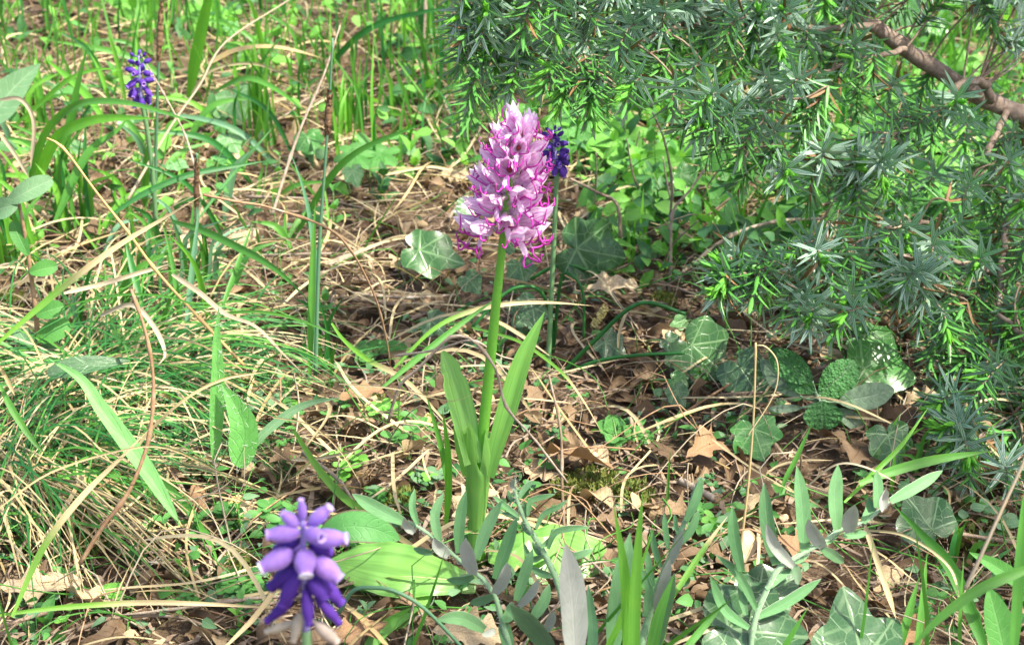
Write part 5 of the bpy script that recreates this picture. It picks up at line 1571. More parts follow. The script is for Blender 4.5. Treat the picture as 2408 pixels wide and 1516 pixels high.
def palmate(label, x, y, h, L, mat, group=None, n=3, seed=None, Y=None):
    """bramble or cinquefoil like toothed leaves in fives"""
    r_ = np.random.default_rng(seed if seed is not None else int(x * 9 + y))
    org = gr(x, y) if Y is None else at(x, y, Y)
    mm = px(org)
    t = thing('lobed_herb', label, 'herb', org, group)
    for j in range(n):
        az = j * 2 * PI / n + r_.normal(0, .5)
        top = org + np.array([math.cos(az) * .45, math.sin(az) * .45, r_.uniform(.7, 1.1)]) * h * mm
        mb = MB()
        mb.tube(catmull([org - [0, 0, .003], (org + top) / 2 + [0, 0, .1 * h * mm], top], 7), .0008, 5)
        st = obj('leaf_stalk', mb, MAT['herb_stem'], t, org)
        n_ = nrm(r_.normal(0, .25, 3) + [0, -.75, .7])
        x_ = nrm(np.cross(n_, [0.2, 1, 0]))
        y_ = np.cross(n_, x_)
        for i, a in enumerate((-1.9, -.95, 0, .95, 1.9)):
            d = nrm(y_ * math.cos(a) + x_ * math.sin(a))
            l = L * mm * (1 - .13 * abs(a))
            mb = MB()
            leaf_mesh(mb, top, top + d * l, l * .30, n_, 'obl', segs=20, cols=4, fold=.2, arch=.05, serr=.10)
            obj('leaflet', mb, MAT[mat], st, org)
    return t

for lab, x, y, h, L, m in [
 ('fresh clover plant on litter between hairy leaf and orchid', 815, 1120, 60, 26, 'herb_bright'), ('clover with rounded leaflets close beside the orchid sheath', 1010, 1150, 40, 32, 'dull'),
 ('clover clump right behind the large violet hyacinth'.replace('right ', ''), 650, 1270, 80, 34, 'herb'), ('low clover among the fine straw tuft', 430, 1300, 90, 30, 'herb'),
 ('clover spreading beside the fallen brown oak leaf', 560, 1240, 60, 30, 'herb'), ('grey-green clover beside the straw stalk foot', 1660, 1250, 50, 28, 'herb'),
 ('clover growing under the fading blade in front of dark litter', 960, 1080, 70, 28, 'herb'), ('clover with pale leaflets by the broad hairy leaf', 630, 990, 60, 34, 'dull'),
 ('clover in the lit straw by the bleached blade', 60, 1290, 70, 34, 'herb'), ('tiny clover beside the twig before the orchid', 905, 1010, 50, 30, 'herb_bright'), ('clover beside the thin twig leaning over dead leaf', 1240, 1190, 40, 24, 'herb'),
 ('clover near the blemished oval leaf', 2330, 1250, 50, 40, 'dull'), ('clover amid litter beneath the violet hyacinth', 560, 1420, 60, 30, 'herb'), ('clover just beyond the spotted oval leaf', 870, 1200, 50, 26, 'herb')]:
    clover(lab, x, y, h, L, m, n=5)
for lab, x, y, h, L, m in [
 ('bright feathery carrot-like herb in the fine straw tuft', 255, 1215, 80, 95, 'herb_bright'), ('feathery green herb on bare litter beside the big oak leaf', 1450, 1060, 50, 70, 'herb'),
 ('low feathery herb beside lit tan leaves', 310, 1420, 25, 65, 'herb_bright'), ('small feathery herb behind the twig before the orchid', 880, 860, 40, 60, 'herb')]:
    ferny(lab, x, y, h, L, m, n=5)
for lab, x, y, h, L, m in [
 ('bright toothed seedling with lobed leaves above the orchid spike', 1215, 300, 50, 58, 'herb_bright'), ('large bright lobed leaf cluster beyond the small hyacinth', 1440, 400, 90, 95, 'herb_bright'),
 ('lobed green herb in half shade beyond the sedge spike', 870, 430, 90, 60, 'herb'), ('scalloped pale herb beside the violet hyacinth bells', 605, 1420, 40, 45, 'herb'),
 ('scalloped herb beside the slim woolly shoot', 1635, 1340, 30, 34, 'herb'), ('scalloped green herb behind the leaning woolly shoot', 1700, 1260, 50, 40, 'herb_bright'), ('yellow-green seedling by the tall sedge stem tip', 320, 60, 60, 60, 'herb_bright'),
 ('bright lobed herb near the widest tall blade', 500, 70, 60, 60, 'herb_bright')]:
    palmate(lab, x, y, h, L, m)
for lab, x, y, h, L, m, n in [
 ('bright leafy seedling at the edge of lit tan leaves', 165, 1400, 50, 62, 'herb', 3), ('broad-leaved seedling beneath the green-to-straw flat blade', 110, 1500, 40, 80, 'herb', 2), ('leafy herb standing by the sedge stem in half shade', 770, 790, 90, 42, 'herb', 4),
 ('upright leafy herb with bright tip near the pale oak leaf', 680, 960, 50, 40, 'herb', 3), ('tall bright leafy herb among sunlit background straw', 325, 110, 90, 50, 'herb_bright', 4), ('leafy herb under the dull arching blade', 905, 480, 70, 50, 'herb_dark', 4),
 ('leafy herb close to the dark crooked twig', 1490, 470, 90, 60, 'herb_bright', 4), ('broad herb in the lit gap under the juniper', 1700, 470, 90, 70, 'herb', 4), ('bright herb in the lit gap beyond the bare twig', 1560, 420, 80, 60, 'herb_bright', 4), ('leafy seedling with narrow leaves behind the rush hoops', 1180, 850, 70, 34, 'herb', 4)]:
    herb_pairs(lab, x, y, h, L, m, n=n)
# hairy grey-green plant with paddle leaves
def paddle():
    org = gr(92, 880)
    Y = org[1]
    t = thing('hairy_herb', 'upright hairy herb with grey-green paddle leaves in the grass clump', 'herb', org)
    P = catmull(path3([(92, 880), (88, 780), (75, 660), (60, 560), (45, 480)], Y, Y), 20)
    mb = MB()
    mb.tube(P, np.linspace(7, 4, 20) * px(org), 8)
    obj('stem', mb, MAT['stalk_brown'], t, org)
    for b, e, w, m in [((20, 475), (123, 422), 58, 'dull'), ((40, 480), (-20, 500), 60, 'dull'), ((70, 640), (135, 625), 44, 'herb'), ((66, 600), (30, 520), 42, 'herb'), ((85, 740), (150, 720), 50, 'herb'), ((88, 800), (165, 760), 60, 'herb'), ((88, 830), (30, 760), 50, 'dull'), ((92, 870), (130, 800), 50, 'dull')]:
        leafpx('leaf', t, org, b, e, w, Y - .005, nrm([.1, -.85, .5]), 'obl', MAT[m], arch=.08, cols=6, segs=14)
paddle()

# scattered background herbs and grass
k = 0
while k < 95:
    p = rand_ground(0, .05)
    x, y = toview(p)
    if y > 600 or (900 < x < 1350 and y > 480):
        continue
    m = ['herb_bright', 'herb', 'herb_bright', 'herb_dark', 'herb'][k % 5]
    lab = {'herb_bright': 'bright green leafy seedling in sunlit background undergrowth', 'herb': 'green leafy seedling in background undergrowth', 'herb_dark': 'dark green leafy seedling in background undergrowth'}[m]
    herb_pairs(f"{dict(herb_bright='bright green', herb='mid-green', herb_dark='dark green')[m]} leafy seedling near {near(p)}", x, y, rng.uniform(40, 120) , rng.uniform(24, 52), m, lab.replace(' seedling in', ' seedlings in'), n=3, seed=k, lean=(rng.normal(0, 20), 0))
    k += 1

def tuft(label, x, y, nb, h, w, mat, group, spread=.35, lean=(0, 0, 0), joined=False, jit=.012):
    org = gr(x, y)
    mm = px(org)
    t = thing('grass_tuft', label, 'grass', org, group)
    J = MB()
    for i in range(nb):
        az = rng.uniform(0, 6.28)
        H = h * mm * rng.uniform(.55, 1.1)
        out = np.array([math.cos(az), math.sin(az), 0]) * spread * rng.uniform(.2, 1.2) + np.asarray(lean, float)
        b = org + np.array([rng.normal(0, jit), rng.normal(0, jit), 0])
        b[2] = hgt(b[0], b[1]) - .002
        c = b + np.array([0, 0, H * .6]) + out * H * .3
        e = b + np.array([0, 0, H * (1.0 - .5 * np.linalg.norm(out))]) + out * H
        P = catmull([b, (b + c) / 2, c, e], 10)
        mb = J if joined else MB()
        mm_ = mat if isinstance(mat, str) else mat[i % len(mat)]
        mb.ribbon(P, prof('blade', lin(10)) * w * .5 * mm * rng.uniform(.7, 1.2), nrm([rng.normal(0, .5), -1, .3]), 2, .3)
        if not joined:
            obj('blade', mb, MAT[mm_], t, org)
    if joined:
        tag(obj('blades', J, MAT[mat], t, org), kind='stuff')
    return t
TG = 'grass tufts in the clearing'
for lab, x, y, nb, h, w, m, sp in [
 ('broad-bladed grass tuft around the purple hyacinth', 180, 560, 14, 330, 14, ['grass', 'grass_bright', 'grass_dark'], .45),
 ('grass tuft at the foot of the hairy herb', 60, 640, 14, 300, 15, ['grass', 'grass_bright', 'grass_dark'], .4),
 ('grass tuft beside the golden stalk', 330, 720, 14, 240, 12, ['grass', 'grass_dark'], .5),
 ('grass tuft around the shorter sedge', 470, 690, 14, 260, 12, ['grass', 'grass_blue', 'grass_dark'], .45),
 ('grass tuft at the tall sedge foot', 735, 880, 9, 230, 11, ['grass', 'grass_dark'], .35),
 ('grass tuft spreading in sunlit straw by the torn leaf', 90, 330, 14, 240, 11, ['grass_bright', 'grass'], .5),
 ('grass tuft near the sunlit ivy leaf', 610, 330, 12, 280, 10, ['grass', 'grass_bright'], .25),
 ('grass tuft beyond the sedge spike', 830, 320, 12, 230, 9, ['grass', 'grass_bright'], .3),
 ('narrow grass tuft by the dark crooked twig', 1520, 620, 8, 170, 10, ['grass_bright', 'grass'], .5),
 ('grass tuft at the netted ivy leaf', 2240, 1330, 7, 150, 14, ['grass', 'grass_dark'], .5),
 ('grass tuft under the lower juniper tips', 2100, 1120, 6, 180, 10, ['grass', 'grass_bright'], .5),
 ('grass tuft in the lit gap under the juniper', 1880, 600, 8, 180, 10, ['grass', 'grass_bright'], .5)]:
    tuft(lab, x, y, nb, h, w, m, None, sp)
k = 0
while k < 44:
    x, y = rng.uniform(0, 2300), rng.uniform(-60, 420)
    if (x > 1150 and rng.random() < .55) or (x < 800 and rng.random() < .5):
        continue
    h_ = rng.uniform(180, 380)
    tuft(f"{'tall' if h_ > 280 else 'low'} slender upright grass tuft near {near(gr(x, y))}", x, y, 6, h_, rng.uniform(6, 9), ['grass', 'grass_bright', 'grass_dark'], 'slender background grass tufts', .34, jit=.03)
    k += 1
# the fine fescue tuft, half straw
for lab, x, y, lean in [('fine-bladed fescue tuft fanning over fallen leaves', 40, 1120, (.8, -.5, 0)), ('fine fescue tuft spilling toward the hairy leaf', 330, 930, (.4, -.3, 0)), ('fine fescue tuft beside the bleached bent blade', 210, 900, (-.2, -.5, 0))]:
    org = gr(x, y)
    t = thing('fescue_tuft', lab, 'grass', org, 'fine fescue tufts')
    for m, n_ in (('grass', 80), ('straw', 120), ('grass_dark', 120)):
        J = MB()
        for i in range(n_):
            L = rng.uniform(.07, .20)
            az = rng.normal(-.55, .9) if x < 100 else rng.uniform(0, 6.28)
            out = nrm([math.cos(az), math.sin(az), 0])
            b = org + np.array([rng.normal(0, .035), rng.normal(0, .035), 0])
            b[2] = hgt(b[0], b[1])
            q = rng.uniform(.15, .7)
            P = catmull([b, b + out * L * .4 + [0, 0, L * .5 * q], b + out * L * .75 + [0, 0, L * .5 * q], b + out * L + [0, 0, L * .25 * q + .004]], 12)
            J.ribbon(P, prof('blade', lin(12)) * rng.uniform(.0005, .0010), (0, -.5, .8), 1, 0)
        tag(obj('blades' if m != 'straw' else 'dry_blades', J, MAT[m], t, org), kind='stuff')
# dense pale straw fan, bright in the sun
sf = gr(60, 1080)
t = thing('straw_fan', 'fan of long bleached straw stems lying in full sun', 'dry grass', sf)
for i in range(46):
    a = rng.uniform(0, 1)
    p0 = gr(rng.uniform(-60, 220), rng.uniform(1010, 1130), rng.uniform(.01, .04))
    p1 = gr(rng.uniform(60, 620), rng.uniform(1230, 1500), rng.uniform(.006, .012))
    P = catmull([p0, (p0 + p1) / 2 + [0, 0, rng.uniform(.005, .02)], p1], 10)
    mb = MB()
    mb.tube(P, np.linspace(.0009, .0005, 10) * rng.uniform(.7, 1.2), 5)
    obj('straw_stem', mb, MAT['straw'], t, sf)
# upright grass beyond, too many to count
mb, mb2 = MB(), MB()  # brighter green blades mixed evenly among the rest
for i in range(2600):
    if i < 1500:
        x, y = rng.uniform(-100, 2500), rng.uniform(-330, 330)
    else:
        x, y = rng.uniform(-100, 2500), rng.uniform(-330, 640)
        if 850 < x < 1500 and y > 420:
            continue
    if x < 900 and rng.random() < .6:
        continue
    p = gr(x, y)
    H = rng.uniform(.03, .17) * (1 if y < 330 else .55)
    e = p + np.array([rng.normal(0, .32) * H, rng.normal(0, .3) * H, H])
    (mb if i % 3 else mb2).ribbon(catmull([p, (p + e) / 2 + rng.normal(0, .04, 3) * H, e + rng.normal(0, .05, 3) * H], 5), prof('blade', lin(5)) * rng.uniform(.0008, .0019), rng.normal(0, .4, 3) + [0, -1, .2], 1, 0)
for i in range(2200):
    X, Y = rng.uniform(-2.4, 2.4), rng.uniform(.25, 4.2)
    p = np.array([X, Y, hgt(X, Y)])
    if inview(p, 60):
        continue
    H = rng.uniform(.03, .16)
    e = p + np.array([rng.normal(0, .35) * H, rng.normal(0, .35) * H, H])
    (mb if i % 3 else mb2).ribbon(catmull([p, (p + e) / 2 + rng.normal(0, .04, 3) * H, e], 5), prof('blade', lin(5)) * rng.uniform(.0008, .0024), rng.normal(0, .4, 3) + [0, -1, .2], 1, 0)
tag(obj('meadow_grass', mb, MAT['grass']), 'thin upright green grass across the far clearing', 'grass', None, 'stuff')
tag(obj('bright_meadow_grass', mb2, MAT['grass_bright']), 'thin bright green grass across the far clearing', 'grass', None, 'stuff')
# leafy ground cover beyond
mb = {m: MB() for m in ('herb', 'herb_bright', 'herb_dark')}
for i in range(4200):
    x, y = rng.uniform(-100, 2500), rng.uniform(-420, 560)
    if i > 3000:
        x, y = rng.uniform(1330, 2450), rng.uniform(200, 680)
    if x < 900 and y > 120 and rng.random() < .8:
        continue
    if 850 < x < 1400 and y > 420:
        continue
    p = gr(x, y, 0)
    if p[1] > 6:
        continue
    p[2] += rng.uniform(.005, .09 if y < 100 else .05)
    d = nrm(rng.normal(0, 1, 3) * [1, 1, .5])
    m = ('herb', 'herb_bright', 'herb_dark')[i % 3]  # leaf greens dealt out in turn over the same ground
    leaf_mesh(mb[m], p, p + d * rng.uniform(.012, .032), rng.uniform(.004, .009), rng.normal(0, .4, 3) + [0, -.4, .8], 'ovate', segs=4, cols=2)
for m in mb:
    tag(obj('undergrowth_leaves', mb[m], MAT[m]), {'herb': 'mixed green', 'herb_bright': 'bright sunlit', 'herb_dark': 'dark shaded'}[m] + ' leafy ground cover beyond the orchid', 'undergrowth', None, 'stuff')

# more small plants in the near turf
k = 0
while k < 46:
    x, y = rng.uniform(0, 1100), rng.uniform(860, 1500)
    if (x < 260 and y < 1180) or (1040 < x and y > 1200):
        continue
    p = gr(x, y)
    m = ['herb', 'dull', 'herb', 'herb_bright'][k % 4]
    c_ = {'herb': 'mid-green', 'dull': 'dull green', 'herb_bright': 'bright green'}[m]
    if k % 3:
        clover(f"{c_} {'small' if k % 2 else 'spreading'} clover near {near(p)}", x, y, rng.uniform(35, 75), rng.uniform(16, 27), m, 'small clovers in the turf', n=int(rng.integers(3, 6)), seed=500 + k)
    else:
        herb_pairs(f"{c_} {'low' if k % 2 else 'upright'} leafy sprout near {near(p)}", x, y, rng.uniform(40, 80), rng.uniform(26, 40), m, 'leafy sprouts in the turf', n=3, seed=700 + k)
    k += 1
k = 0
while k < 26:
    x, y = rng.uniform(1000, 2350), rng.uniform(620, 1330)
    if 1050 < x < 1300 and y > 1100:
        continue
    p = gr(x, y)
    m = ['herb', 'dull', 'herb_dark'][k % 3]
    c_ = {'herb': 'mid-green', 'dull': 'dull green', 'herb_dark': 'dark green'}[m]
    clover(f"{c_} shade-grown {'tiny' if k % 2 else 'loose'} clover near {near(p)}", x, y, rng.uniform(20, 45), rng.uniform(12, 20), m, 'small clovers in the shade', n=3, seed=900 + k)
    k += 1
k = 0
while k < 60:
    x, y = rng.uniform(-30, 760), rng.uniform(180, 860)
    p = gr(x, y)
    tall = rng.uniform(120, 330)
    sl = rng.normal(0, .75)
    w_ = rng.uniform(8, 19)
    m = ['grass', 'grass_bright', 'grass_dark', 'grass', 'grass_blue'][k % 5]
    c_ = {'grass': 'green', 'grass_bright': 'bright green', 'grass_dark': 'dark green', 'grass_blue': 'blue-green'}[m]
    e = (x + sl * tall, y - tall * rng.uniform(.35, .9))
    mid = ((x + e[0]) / 2 - sl * tall * .12, (y + e[1]) / 2 - tall * .14)
    blade(f"{'broad' if w_ > 13 else 'narrow'} {c_} {'slanting' if abs(sl) > .5 else 'upright'} grass blade near {near(p)}", [(x, y), mid, e], w_, m, p[1], p[1] + rng.normal(0, .04), group='loose grass blades in the clump')
    k += 1
k = 0
while k < 46:
    x, y = rng.uniform(1330, 2380), rng.uniform(60, 660)
    if (x < 1500 and y > 560):
        continue
    p = gr(x, y)
    m = ['herb_bright', 'herb', 'herb_bright', 'herb_dark'][k % 4]
    c_ = {'herb': 'mid-green', 'herb_dark': 'dark green', 'herb_bright': 'bright green'}[m]
    if k % 3 == 0:
        palmate(f"{c_} lobed undergrowth herb near {near(p)}", x, y, rng.uniform(50, 110), rng.uniform(35, 70), m, 'lobed undergrowth herbs', seed=1200 + k)
    else:
        herb_pairs(f"{c_} {'tall' if k % 2 else 'low'} undergrowth herb near {near(p)}", x, y, rng.uniform(60, 160), rng.uniform(36, 75), m, 'leafy undergrowth herbs', n=4, seed=1300 + k, lean=(rng.normal(0, 30), 0))
    k += 1
for k in range(14):
    x, y = rng.uniform(1360, 2200), rng.uniform(330, 700)
    p = gr(x, y)
    l_ = rng.uniform(120, 260)
    a_ = rng.normal(0, .6)
    stalk(f"{['thin grey', 'slim brown'][k % 2]} {'slanting' if abs(a_) > .5 else 'upright'} bare twig near {near(p)}", [(x, y), (x + a_ * l_ * .5 + rng.normal(0, 12), y - l_ * .5), (x + a_ * l_, y - l_)], rng.uniform(2.2, 4), 1.5, ['twig_grey', 'twig'][k % 2], p[1], p[1] + rng.normal(0, .04), name='bare_twig', cat='twig', nodes=(.35, .7), rough=.05, group='bare twigs under the juniper')
# stems of bushes beyond
for i, (lab, x, y, x2, r_) in enumerate([('stout brown shrub stem rising beyond the upright grass', 1072, 240, 1085, 9), ('thin grey shrub stem beside the stout brown one', 1050, 200, 1062, 5), ('leaning thin shrub stem beyond the toothed seedling', 1110, 210, 1040, 4), ('slender grey shrub stem in far grass', 985, 170, 1000, 4)]):
    p = gr(x, y)
    stalk(lab, [(x, y), ((x + x2) / 2 + 6, y - 130), (x2, y - 300), (x2 + 10, y - 520)], r_, r_ * .6, 'twig' if i % 2 == 0 else 'twig_grey', p[1], p[1] + .02, name='shrub', cat='shrub', nodes=(.3, .55), rough=.05)

# single larger fallen leaves
def big_oak(label, x, y, ang, size, mat, tilt=(0, 0), seed=0, lift=.021):
    p = gr(x, y, lift)
    src = oak_variant(seed, 30, 6)
    me = src.mesh('fallen_oak_leaf', MAT[mat])
    o = inst('fallen_oak_leaf', me, p, (tilt[0], tilt[1], math.radians(ang)), size * px(p))
    tag(o, label, 'leaf')
for a in [('large tan oak leaf with a hole lying beside the orchid', 1350, 1085, 150, 210, 'oak_hero', (.7, .1), 0), ('tan pointed oak leaf by the straw stalk foot', 1650, 1055, 60, 150, 'oak_hero', (.6, .1), 2),
          ('brown folded oak leaf under the fine straw', 475, 1170, 100, 150, 'oak_hero', (.6, .2), 1), ('pale lit oak leaf below the bright leafy seedling', 100, 1370, 20, 190, 'oak_pale', (.4, .1), 3),
          ('pale lit oak leaf under the flat green-to-straw blade', 220, 1400, 160, 170, 'oak_pale', (.4, -.1), 4), ('curled brown oak leaf rolled like a tube by the broad hairy leaf', 660, 1090, 75, 120, 'oak_dead', (.5, .5), 2),
          ('tan oak leaf beneath the leaning woolly shoot', 1890, 1290, 80, 170, 'oak_hero', (.6, 0), 1), ('brown oak leaf with ruffled edge in front of the orchid rosette', 1100, 1490, 10, 170, 'oak_pale', (.6, .1), 2),
          ('pale sunlit oak leaf behind the upright blue-green blade', 440, 560, 80, 110, 'oak_pale', (.7, 0), 3), ('pale sunlit oak leaf behind the narrow slanting blade', 560, 560, 40, 120, 'oak_pale', (.7, 0), 5),
          ('brown oak leaf beside the tiny clover', 850, 930, 20, 110, 'oak_hero', (.5, 0), 0), ('ruffled brown oak leaf in front of the grey ivy lobes', 2130, 1480, 30, 150, 'oak_hero', (.5, 0), 4),
          ('grey-tan oak leaf next to the blue-green rush hoop', 840, 1480, 30, 150, 'oak_hero', (.4, 0), 3), ('sunlit tan oak leaf below the large upright ivy leaf', 1440, 680, 10, 130, 'oak_pale', (.5, 0), 0),
          ('curled tan leaf lit beside the grey-veined ivy', 1590, 790, 60, 110, 'oak_pale', (.5, .2), 1), ('brown oak leaf lying behind the mid-green ivy leaf', 1560, 1060, 100, 120, 'oak_dead', (.5, .1), 5),
          ('brown oak leaf under the drooping ivy', 2010, 1060, 70, 140, 'oak_dead', (.6, .1), 3), ('crisp brown leaf under the wide dark blade', 2060, 1400, 120, 130, 'oak_dead', (.5, .1), 1)]:
    big_oak(*a)
# yellowish catkins
def catkin(label, x, y, ang, L):
    p = gr(x, y, .012)
    mm = px(p)
    d = nrm([math.cos(math.radians(ang)), math.sin(math.radians(ang)), .1])
    P = p + d * (np.linspace(-.5, .5, 14) * L * mm)[:, None]
    mb = MB()
    mb.tube(P, .0022, 7)
    for _ in range(110):
        c = P[rng.integers(0, 14)] + nrm(rng.normal(0, 1, 3)) * .0032
        mb.tube(np.array([c - [0, 0, .0012], c, c + [0, 0, .0012]]), [.0006, .0014, .0006], 4)
    tag(obj('catkin', mb, MAT['catkin'], None, p), label, 'catkin')
    bpy.context.scene.objects[-1] if False else None
catkin('yellow-green fallen catkin beside the pale clover', 860, 955, 0, 100)
catkin('fallen catkin on lit litter by the fine tuft', 545, 1190, 70, 60)
catkin('fallen catkin on shaded litter behind the orchid leaf', 990, 1000, 60, 70)
catkin('fallen catkin by the lichen-spotted twig', 1410, 745, 70, 80)
catkin('fallen catkin near the flat blue-grey leaf', 320, 880, 20, 60)

# ------------------------------------------------------------------ the juniper bush hanging in from the side
BR = [  # points (x, y), Y0, Y1, radius start, end
 ([(2700, 480), (2500, 345), (2408, 275), (2300, 225), (2200, 165), (2130, 115), (2050, 60), (1960, 5), (1880, -60)], 1.42, 1.34, 27, 15),
 ([(2330, 235), (2310, 192), (2262, 198), (2220, 240), (2190, 272), (2130, 302), (2050, 345), (1950, 420)], 1.36, 1.22, 12, 5),
 ([(2365, 262), (2352, 300), (2325, 350), (2300, 400), (2250, 470), (2180, 520), (2080, 540)], 1.38, 1.18, 9, 4),
 ([(2560, 330), (2395, 470), (2362, 580), (2355, 680), (2352, 740), (2330, 830), (2270, 920), (2210, 1010)], 1.36, 1.04, 10, 5),
 ([(2650, 560), (2400, 640), (2200, 610), (2050, 600), (1900, 610), (1760, 640), (1700, 670)], 1.30, 1.06, 10, 3),
 ([(2600, 900), (2450, 940), (2330, 1010), (2260, 1080), (2220, 1170)], 1.15, .98, 9, 3),
 ([(2050, 60), (1900, 70), (1750, 60), (1600, 60), (1400, 60), (1250, 40), (1130, 60)], 1.33, 1.16, 9, 3),
 ([(1600, 60), (1480, 110), (1380, 150), (1300, 190)], 1.22, 1.14, 5, 3),
 ([(2130, 115), (1990, 150), (1850, 210), (1720, 270), (1640, 310)], 1.34, 1.15, 8, 3),
 ([(1850, 210), (1760, 330), (1740, 400)], 1.22, 1.14, 5, 3),
 ([(2200, 610), (2080, 700), (1960, 780), (1900, 810)], 1.16, 1.06, 6, 3),
 ([(2352, 740), (2450, 850), (2420, 1000), (2380, 1120)], 1.12, 1.0, 6, 3),
]
def needle_mesh():
    mb = MB()
    u = np.array([0, .12, .45, .8, 1.0])
    w = np.array([.035, .055, .058, .036, .004])
    P = np.stack([u, np.zeros(5), .07 * u * (1 - u) * 2], 1)
    Lf = P + np.stack([0 * u, -w, 0 * u], 1)
    Rt = P + np.stack([0 * u, w, 0 * u], 1)
    Kl = P + np.stack([0 * u, 0 * u, -w * .75], 1)
    top = np.stack([Lf, Rt], 1)
    bot = np.stack([Rt, Kl, Lf], 1)
    A = np.ones((5, 2, 4)); A[..., 0] = u[:, None]; A[:, 0, 1] = 0; A[:, 1, 1] = 1; A[..., 2] = 0
    B = np.ones((5, 3, 4)); B[..., 0] = u[:, None]; B[..., 1] = .5; B[..., 2] = 0
    mb.grid(top, A, 1)
    mb.grid(bot, B, 0)
    return mb
NEED = needle_mesh()
NV, NQ, NA_ = raw(NEED)
NM = np.concatenate(NEED.M)
NEED_ME = NEED.mesh('needle', [MAT['jun_a'], MAT['jun_b']])

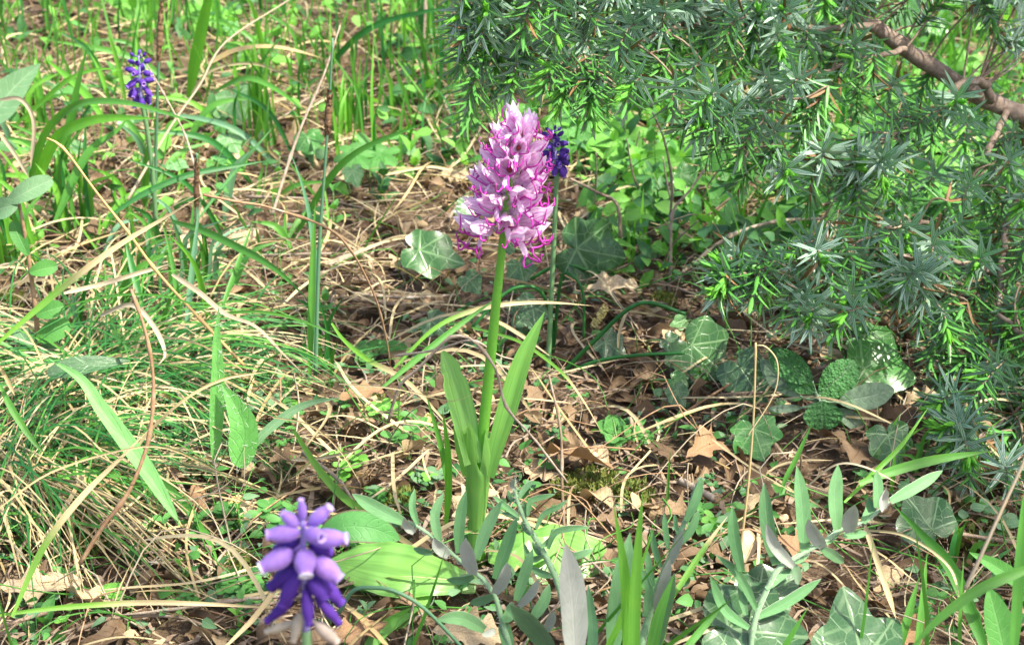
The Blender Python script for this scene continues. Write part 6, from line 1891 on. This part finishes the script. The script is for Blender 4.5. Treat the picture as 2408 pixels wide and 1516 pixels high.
def juniper():
    org = np.array([1.25, 1.75, hgt(1.25, 1.75)])
    t = thing('juniper_bush', 'prickly juniper bush with blue-green needles hanging over the clearing edge', 'juniper', org)
    pts, tag_i = [], []
    mb = MB()
    b0 = path3(BR[0][0][:1] * 2, BR[0][1], BR[0][1])[0] if False else at(*BR[0][0][0], BR[0][1])
    mb.tube(catmull([org - [0, 0, .03], org + [-.02, -.02, .06], (org + b0) / 2 + [.03, 0, .02], b0], 16), np.linspace(.024, .0115, 16), 10)
    obj('trunk', mb, MAT['bark'], t, org)
    for k, (pl, Y0, Y1, r0, r1) in enumerate(BR):
        P = catmull(path3(pl, Y0, Y1), 44)
        P = P + rng.normal(0, .0008, P.shape)
        r = np.linspace(r0, r1, 44) * px(P[22]) * (1 + .06 * rng.normal(0, 1, 44))
        mb = MB()
        mb.tube(P, r, 9)
        obj('branch', mb, MAT['bark'], t, org)
        pts.append(P)
    BP = np.vstack(pts)
    BV = np.array([toview(p) for p in BP])
    # tips of the sprigs, spread evenly over the mass
    tips = []
    tries = 0
    while tries < 14000 and len(tips) < 250:
        tries += 1
        x, y = rng.uniform(1070, 2470), rng.uniform(-80, 1250)
        if not inside(x, y, JPOLY):
            continue
        # thinner where the light comes through behind the thick branch
        if 2080 < x and 40 < y < 420 and rng.random() < .8:
            continue
        if x > 2060 and -150 < y - (85 + (x - 2080) * .56) < 60:
            continue
        if 1650 < x < 2050 and 380 < y < 600 and rng.random() < .6:
            continue
        if any((x - a) ** 2 + (y - b) ** 2 < 50 ** 2 for a, b, _ in tips):
            continue
        tips.append((x, y, rng.random()))
    hero = [(1100, 290, 0), (1085, 160, 0), (1130, 150, .1), (1200, 215, 0), (1310, 250, 0), (1390, 275, .1), (1500, 230, .1), (1640, 320, 0), (1600, 300, .1), (1740, 430, .1), (1690, 650, 0), (1690, 690, 0), (1770, 700, 0), (1870, 760, 0), (1960, 780, .05), (2040, 690, .1),
            (2190, 850, 0), (2230, 800, .05), (2310, 830, .0), (2130, 660, .05), (1980, 620, .05), (1900, 480, .1), (2010, 500, .1), (2200, 960, 0), (2230, 1060, 0), (2280, 1130, 0), (2370, 1130, .1), (1700, 90, 0), (1450, 120, 0), (1830, 190, .1), (2190, -40, .1)]
    tips = hero + tips
    tips = [(x, y, q, j < len(hero)) for j, (x, y, q) in enumerate(tips)]
    tips.sort(key=lambda a: a[2])
    loose = 0
    for x, y, q, hero_ in tips:
        Ybase = np.interp(y, [0, 400, 700, 1000, 1250], [1.13, 1.13, 1.05, .99, .94])
        d2 = np.hypot(BV[:, 0] - x + 25, BV[:, 1] - y + 60) + rng.random(len(BP)) * 70
        a = BP[np.argmin(d2)]
        Y = max(Ybase, a[1] + rng.normal(-.035 + .05 * q, .025))
        if x > 2080 and abs(y - (85 + (x - 2080) * .56)) < 75:
            Y = max(Y, 1.47 + .1 * q)      # keep the thick branch bare on this side
        T = at(x, y, Y)
        dirv = nrm(nrm(T - a) * .7 + np.array([-.50, -.50, -.08]) + rng.normal(0, .34, 3))
        L = rng.uniform(.020, .048)
        B = T - dirv * L + np.array([0, 0, .008])
        mid = (B + T) / 2 + np.array([0, 0, .006])
        S = catmull([B, mid, T], 24)
        mb = MB()
        con = catmull([a, a + (B - a) * .5 + np.array([0, 0, .003]) + rng.normal(0, .003, 3), B, S[12], T], 26)
        mb.tube(con, np.linspace(.0011, .0005, 26), 5)
        sp = obj('sprig', mb, MAT['twig'], t, org)
        Tn = tang(S)
        # whorls of three needles; also a few along the connecting twig
        single = hero_ and loose < 290
        J = MB()
        dd = MB()
        step = .0040
        nwh = int(L / step)
        ph = rng.uniform(0, 6.28)
        for i in range(nwh + 3):
            f = i / (nwh + 2)
            if f > 1:
                break
            c = S[min(23, int(f * 23))]
            tx = Tn[min(23, int(f * 23))]
            e1 = nrm(np.cross(tx, [0.1, .2, 1]))
            e2 = np.cross(tx, e1)
            for m in range(3):
                if single and (i + m) % 2 == 0 and i < nwh - 2:
                    pass
                an = ph + i * 1.05 + m * 2 * PI / 3 + rng.normal(0, .15)
                rad = e1 * math.cos(an) + e2 * math.sin(an)
                opn = np.interp(f, [0, .8, 1], [1.25, 1.05, .6]) + rng.normal(0, .12)
                nd = nrm(tx * math.cos(opn) + rad * math.sin(opn) + np.array([0, 0, -.03]))
                # needle frame: x along, upper side towards the shoot tip
                zz = nrm(tx - nd * np.dot(tx, nd))
                yy = np.cross(zz, nd)
                M = np.stack([nd, yy, zz], 1)
                ln = rng.uniform(.018, .029) * np.interp(f, [0, .85, 1], [1, 1, .7])
                wd = rng.uniform(.85, 1.15) * .0260
                if single and loose < 300:
                    Mx = Matrix(((nd[0] * ln, yy[0] * wd, zz[0] * wd, c[0] - org[0]), (nd[1] * ln, yy[1] * wd, zz[1] * wd, c[1] - org[1]), (nd[2] * ln, yy[2] * wd, zz[2] * wd, c[2] - org[2]), (0, 0, 0, 1)))
                    o = bpy.data.objects.new('needle', NEED_ME)
                    COL.objects.link(o)
                    o.parent = sp
                    o.matrix_basis = Mx
                    loose += 1
                    continue
                V = (NV * np.array([ln, wd, wd])) @ M.T + c
                A = NA_.copy()
                A[:, 2] = rng.random()
                dead = (q > .35 and rng.random() < .05) or (f < .12 and rng.random() < .12)
                tgt = dd if dead else J
                for mm_ in (0, 1):
                    tgt.V.append(V if mm_ == 0 else np.zeros((0, 3)))
                    tgt.A.append(A if mm_ == 0 else np.zeros((0, 4)))
                    qq = NQ[NM == mm_] + tgt.n
                    tgt.Q.append(qq)
                    tgt.M.append(np.full(len(qq), 0 if dead else mm_, int))
                tgt.n += len(V)
        if J.n:
            tag(obj('needles', J, [MAT['jun_a'], MAT['jun_b']], sp, org), kind='stuff')
        if dd.n:
            tag(obj('dead_needles', dd, MAT['jun_dead'], sp, org), kind='stuff')
        # fresh light green shoots
        if rng.random() < (.6 if q < .4 else .15):
            for i in range(int(rng.integers(2, 5))):
                f = rng.uniform(.45, 1)
                c = S[min(23, int(f * 23))]
                d = nrm(dirv + rng.normal(0, .38, 3) + [0, 0, -.15])
                l = rng.uniform(.013, .023)
                mb = MB()
                u = lin(9)
                mb.tube(c + d * (u * l)[:, None], np.interp(u, [0, .15, .45, .8, 1], [.6, 1.7, 2.2, 1.2, .12]) * .001, 7)
                for k in range(9):
                    an = rng.uniform(0, 6.28)
                    e1 = nrm(np.cross(d, [0.1, .2, 1])); e2 = np.cross(d, e1)
                    rd = e1 * math.cos(an) + e2 * math.sin(an)
                    b = c + d * l * rng.uniform(.1, .6) + rd * .0011
                    e = b + nrm(d + rd * .16) * l * .5
                    mb.ribbon(np.array([b, (b + e) / 2 + rd * .0003, e]), np.array([.0006, .0007, .0001]), rd, 2, -.4)
                obj('new_shoot', mb, MAT['jun_new'], sp, org)
juniper()
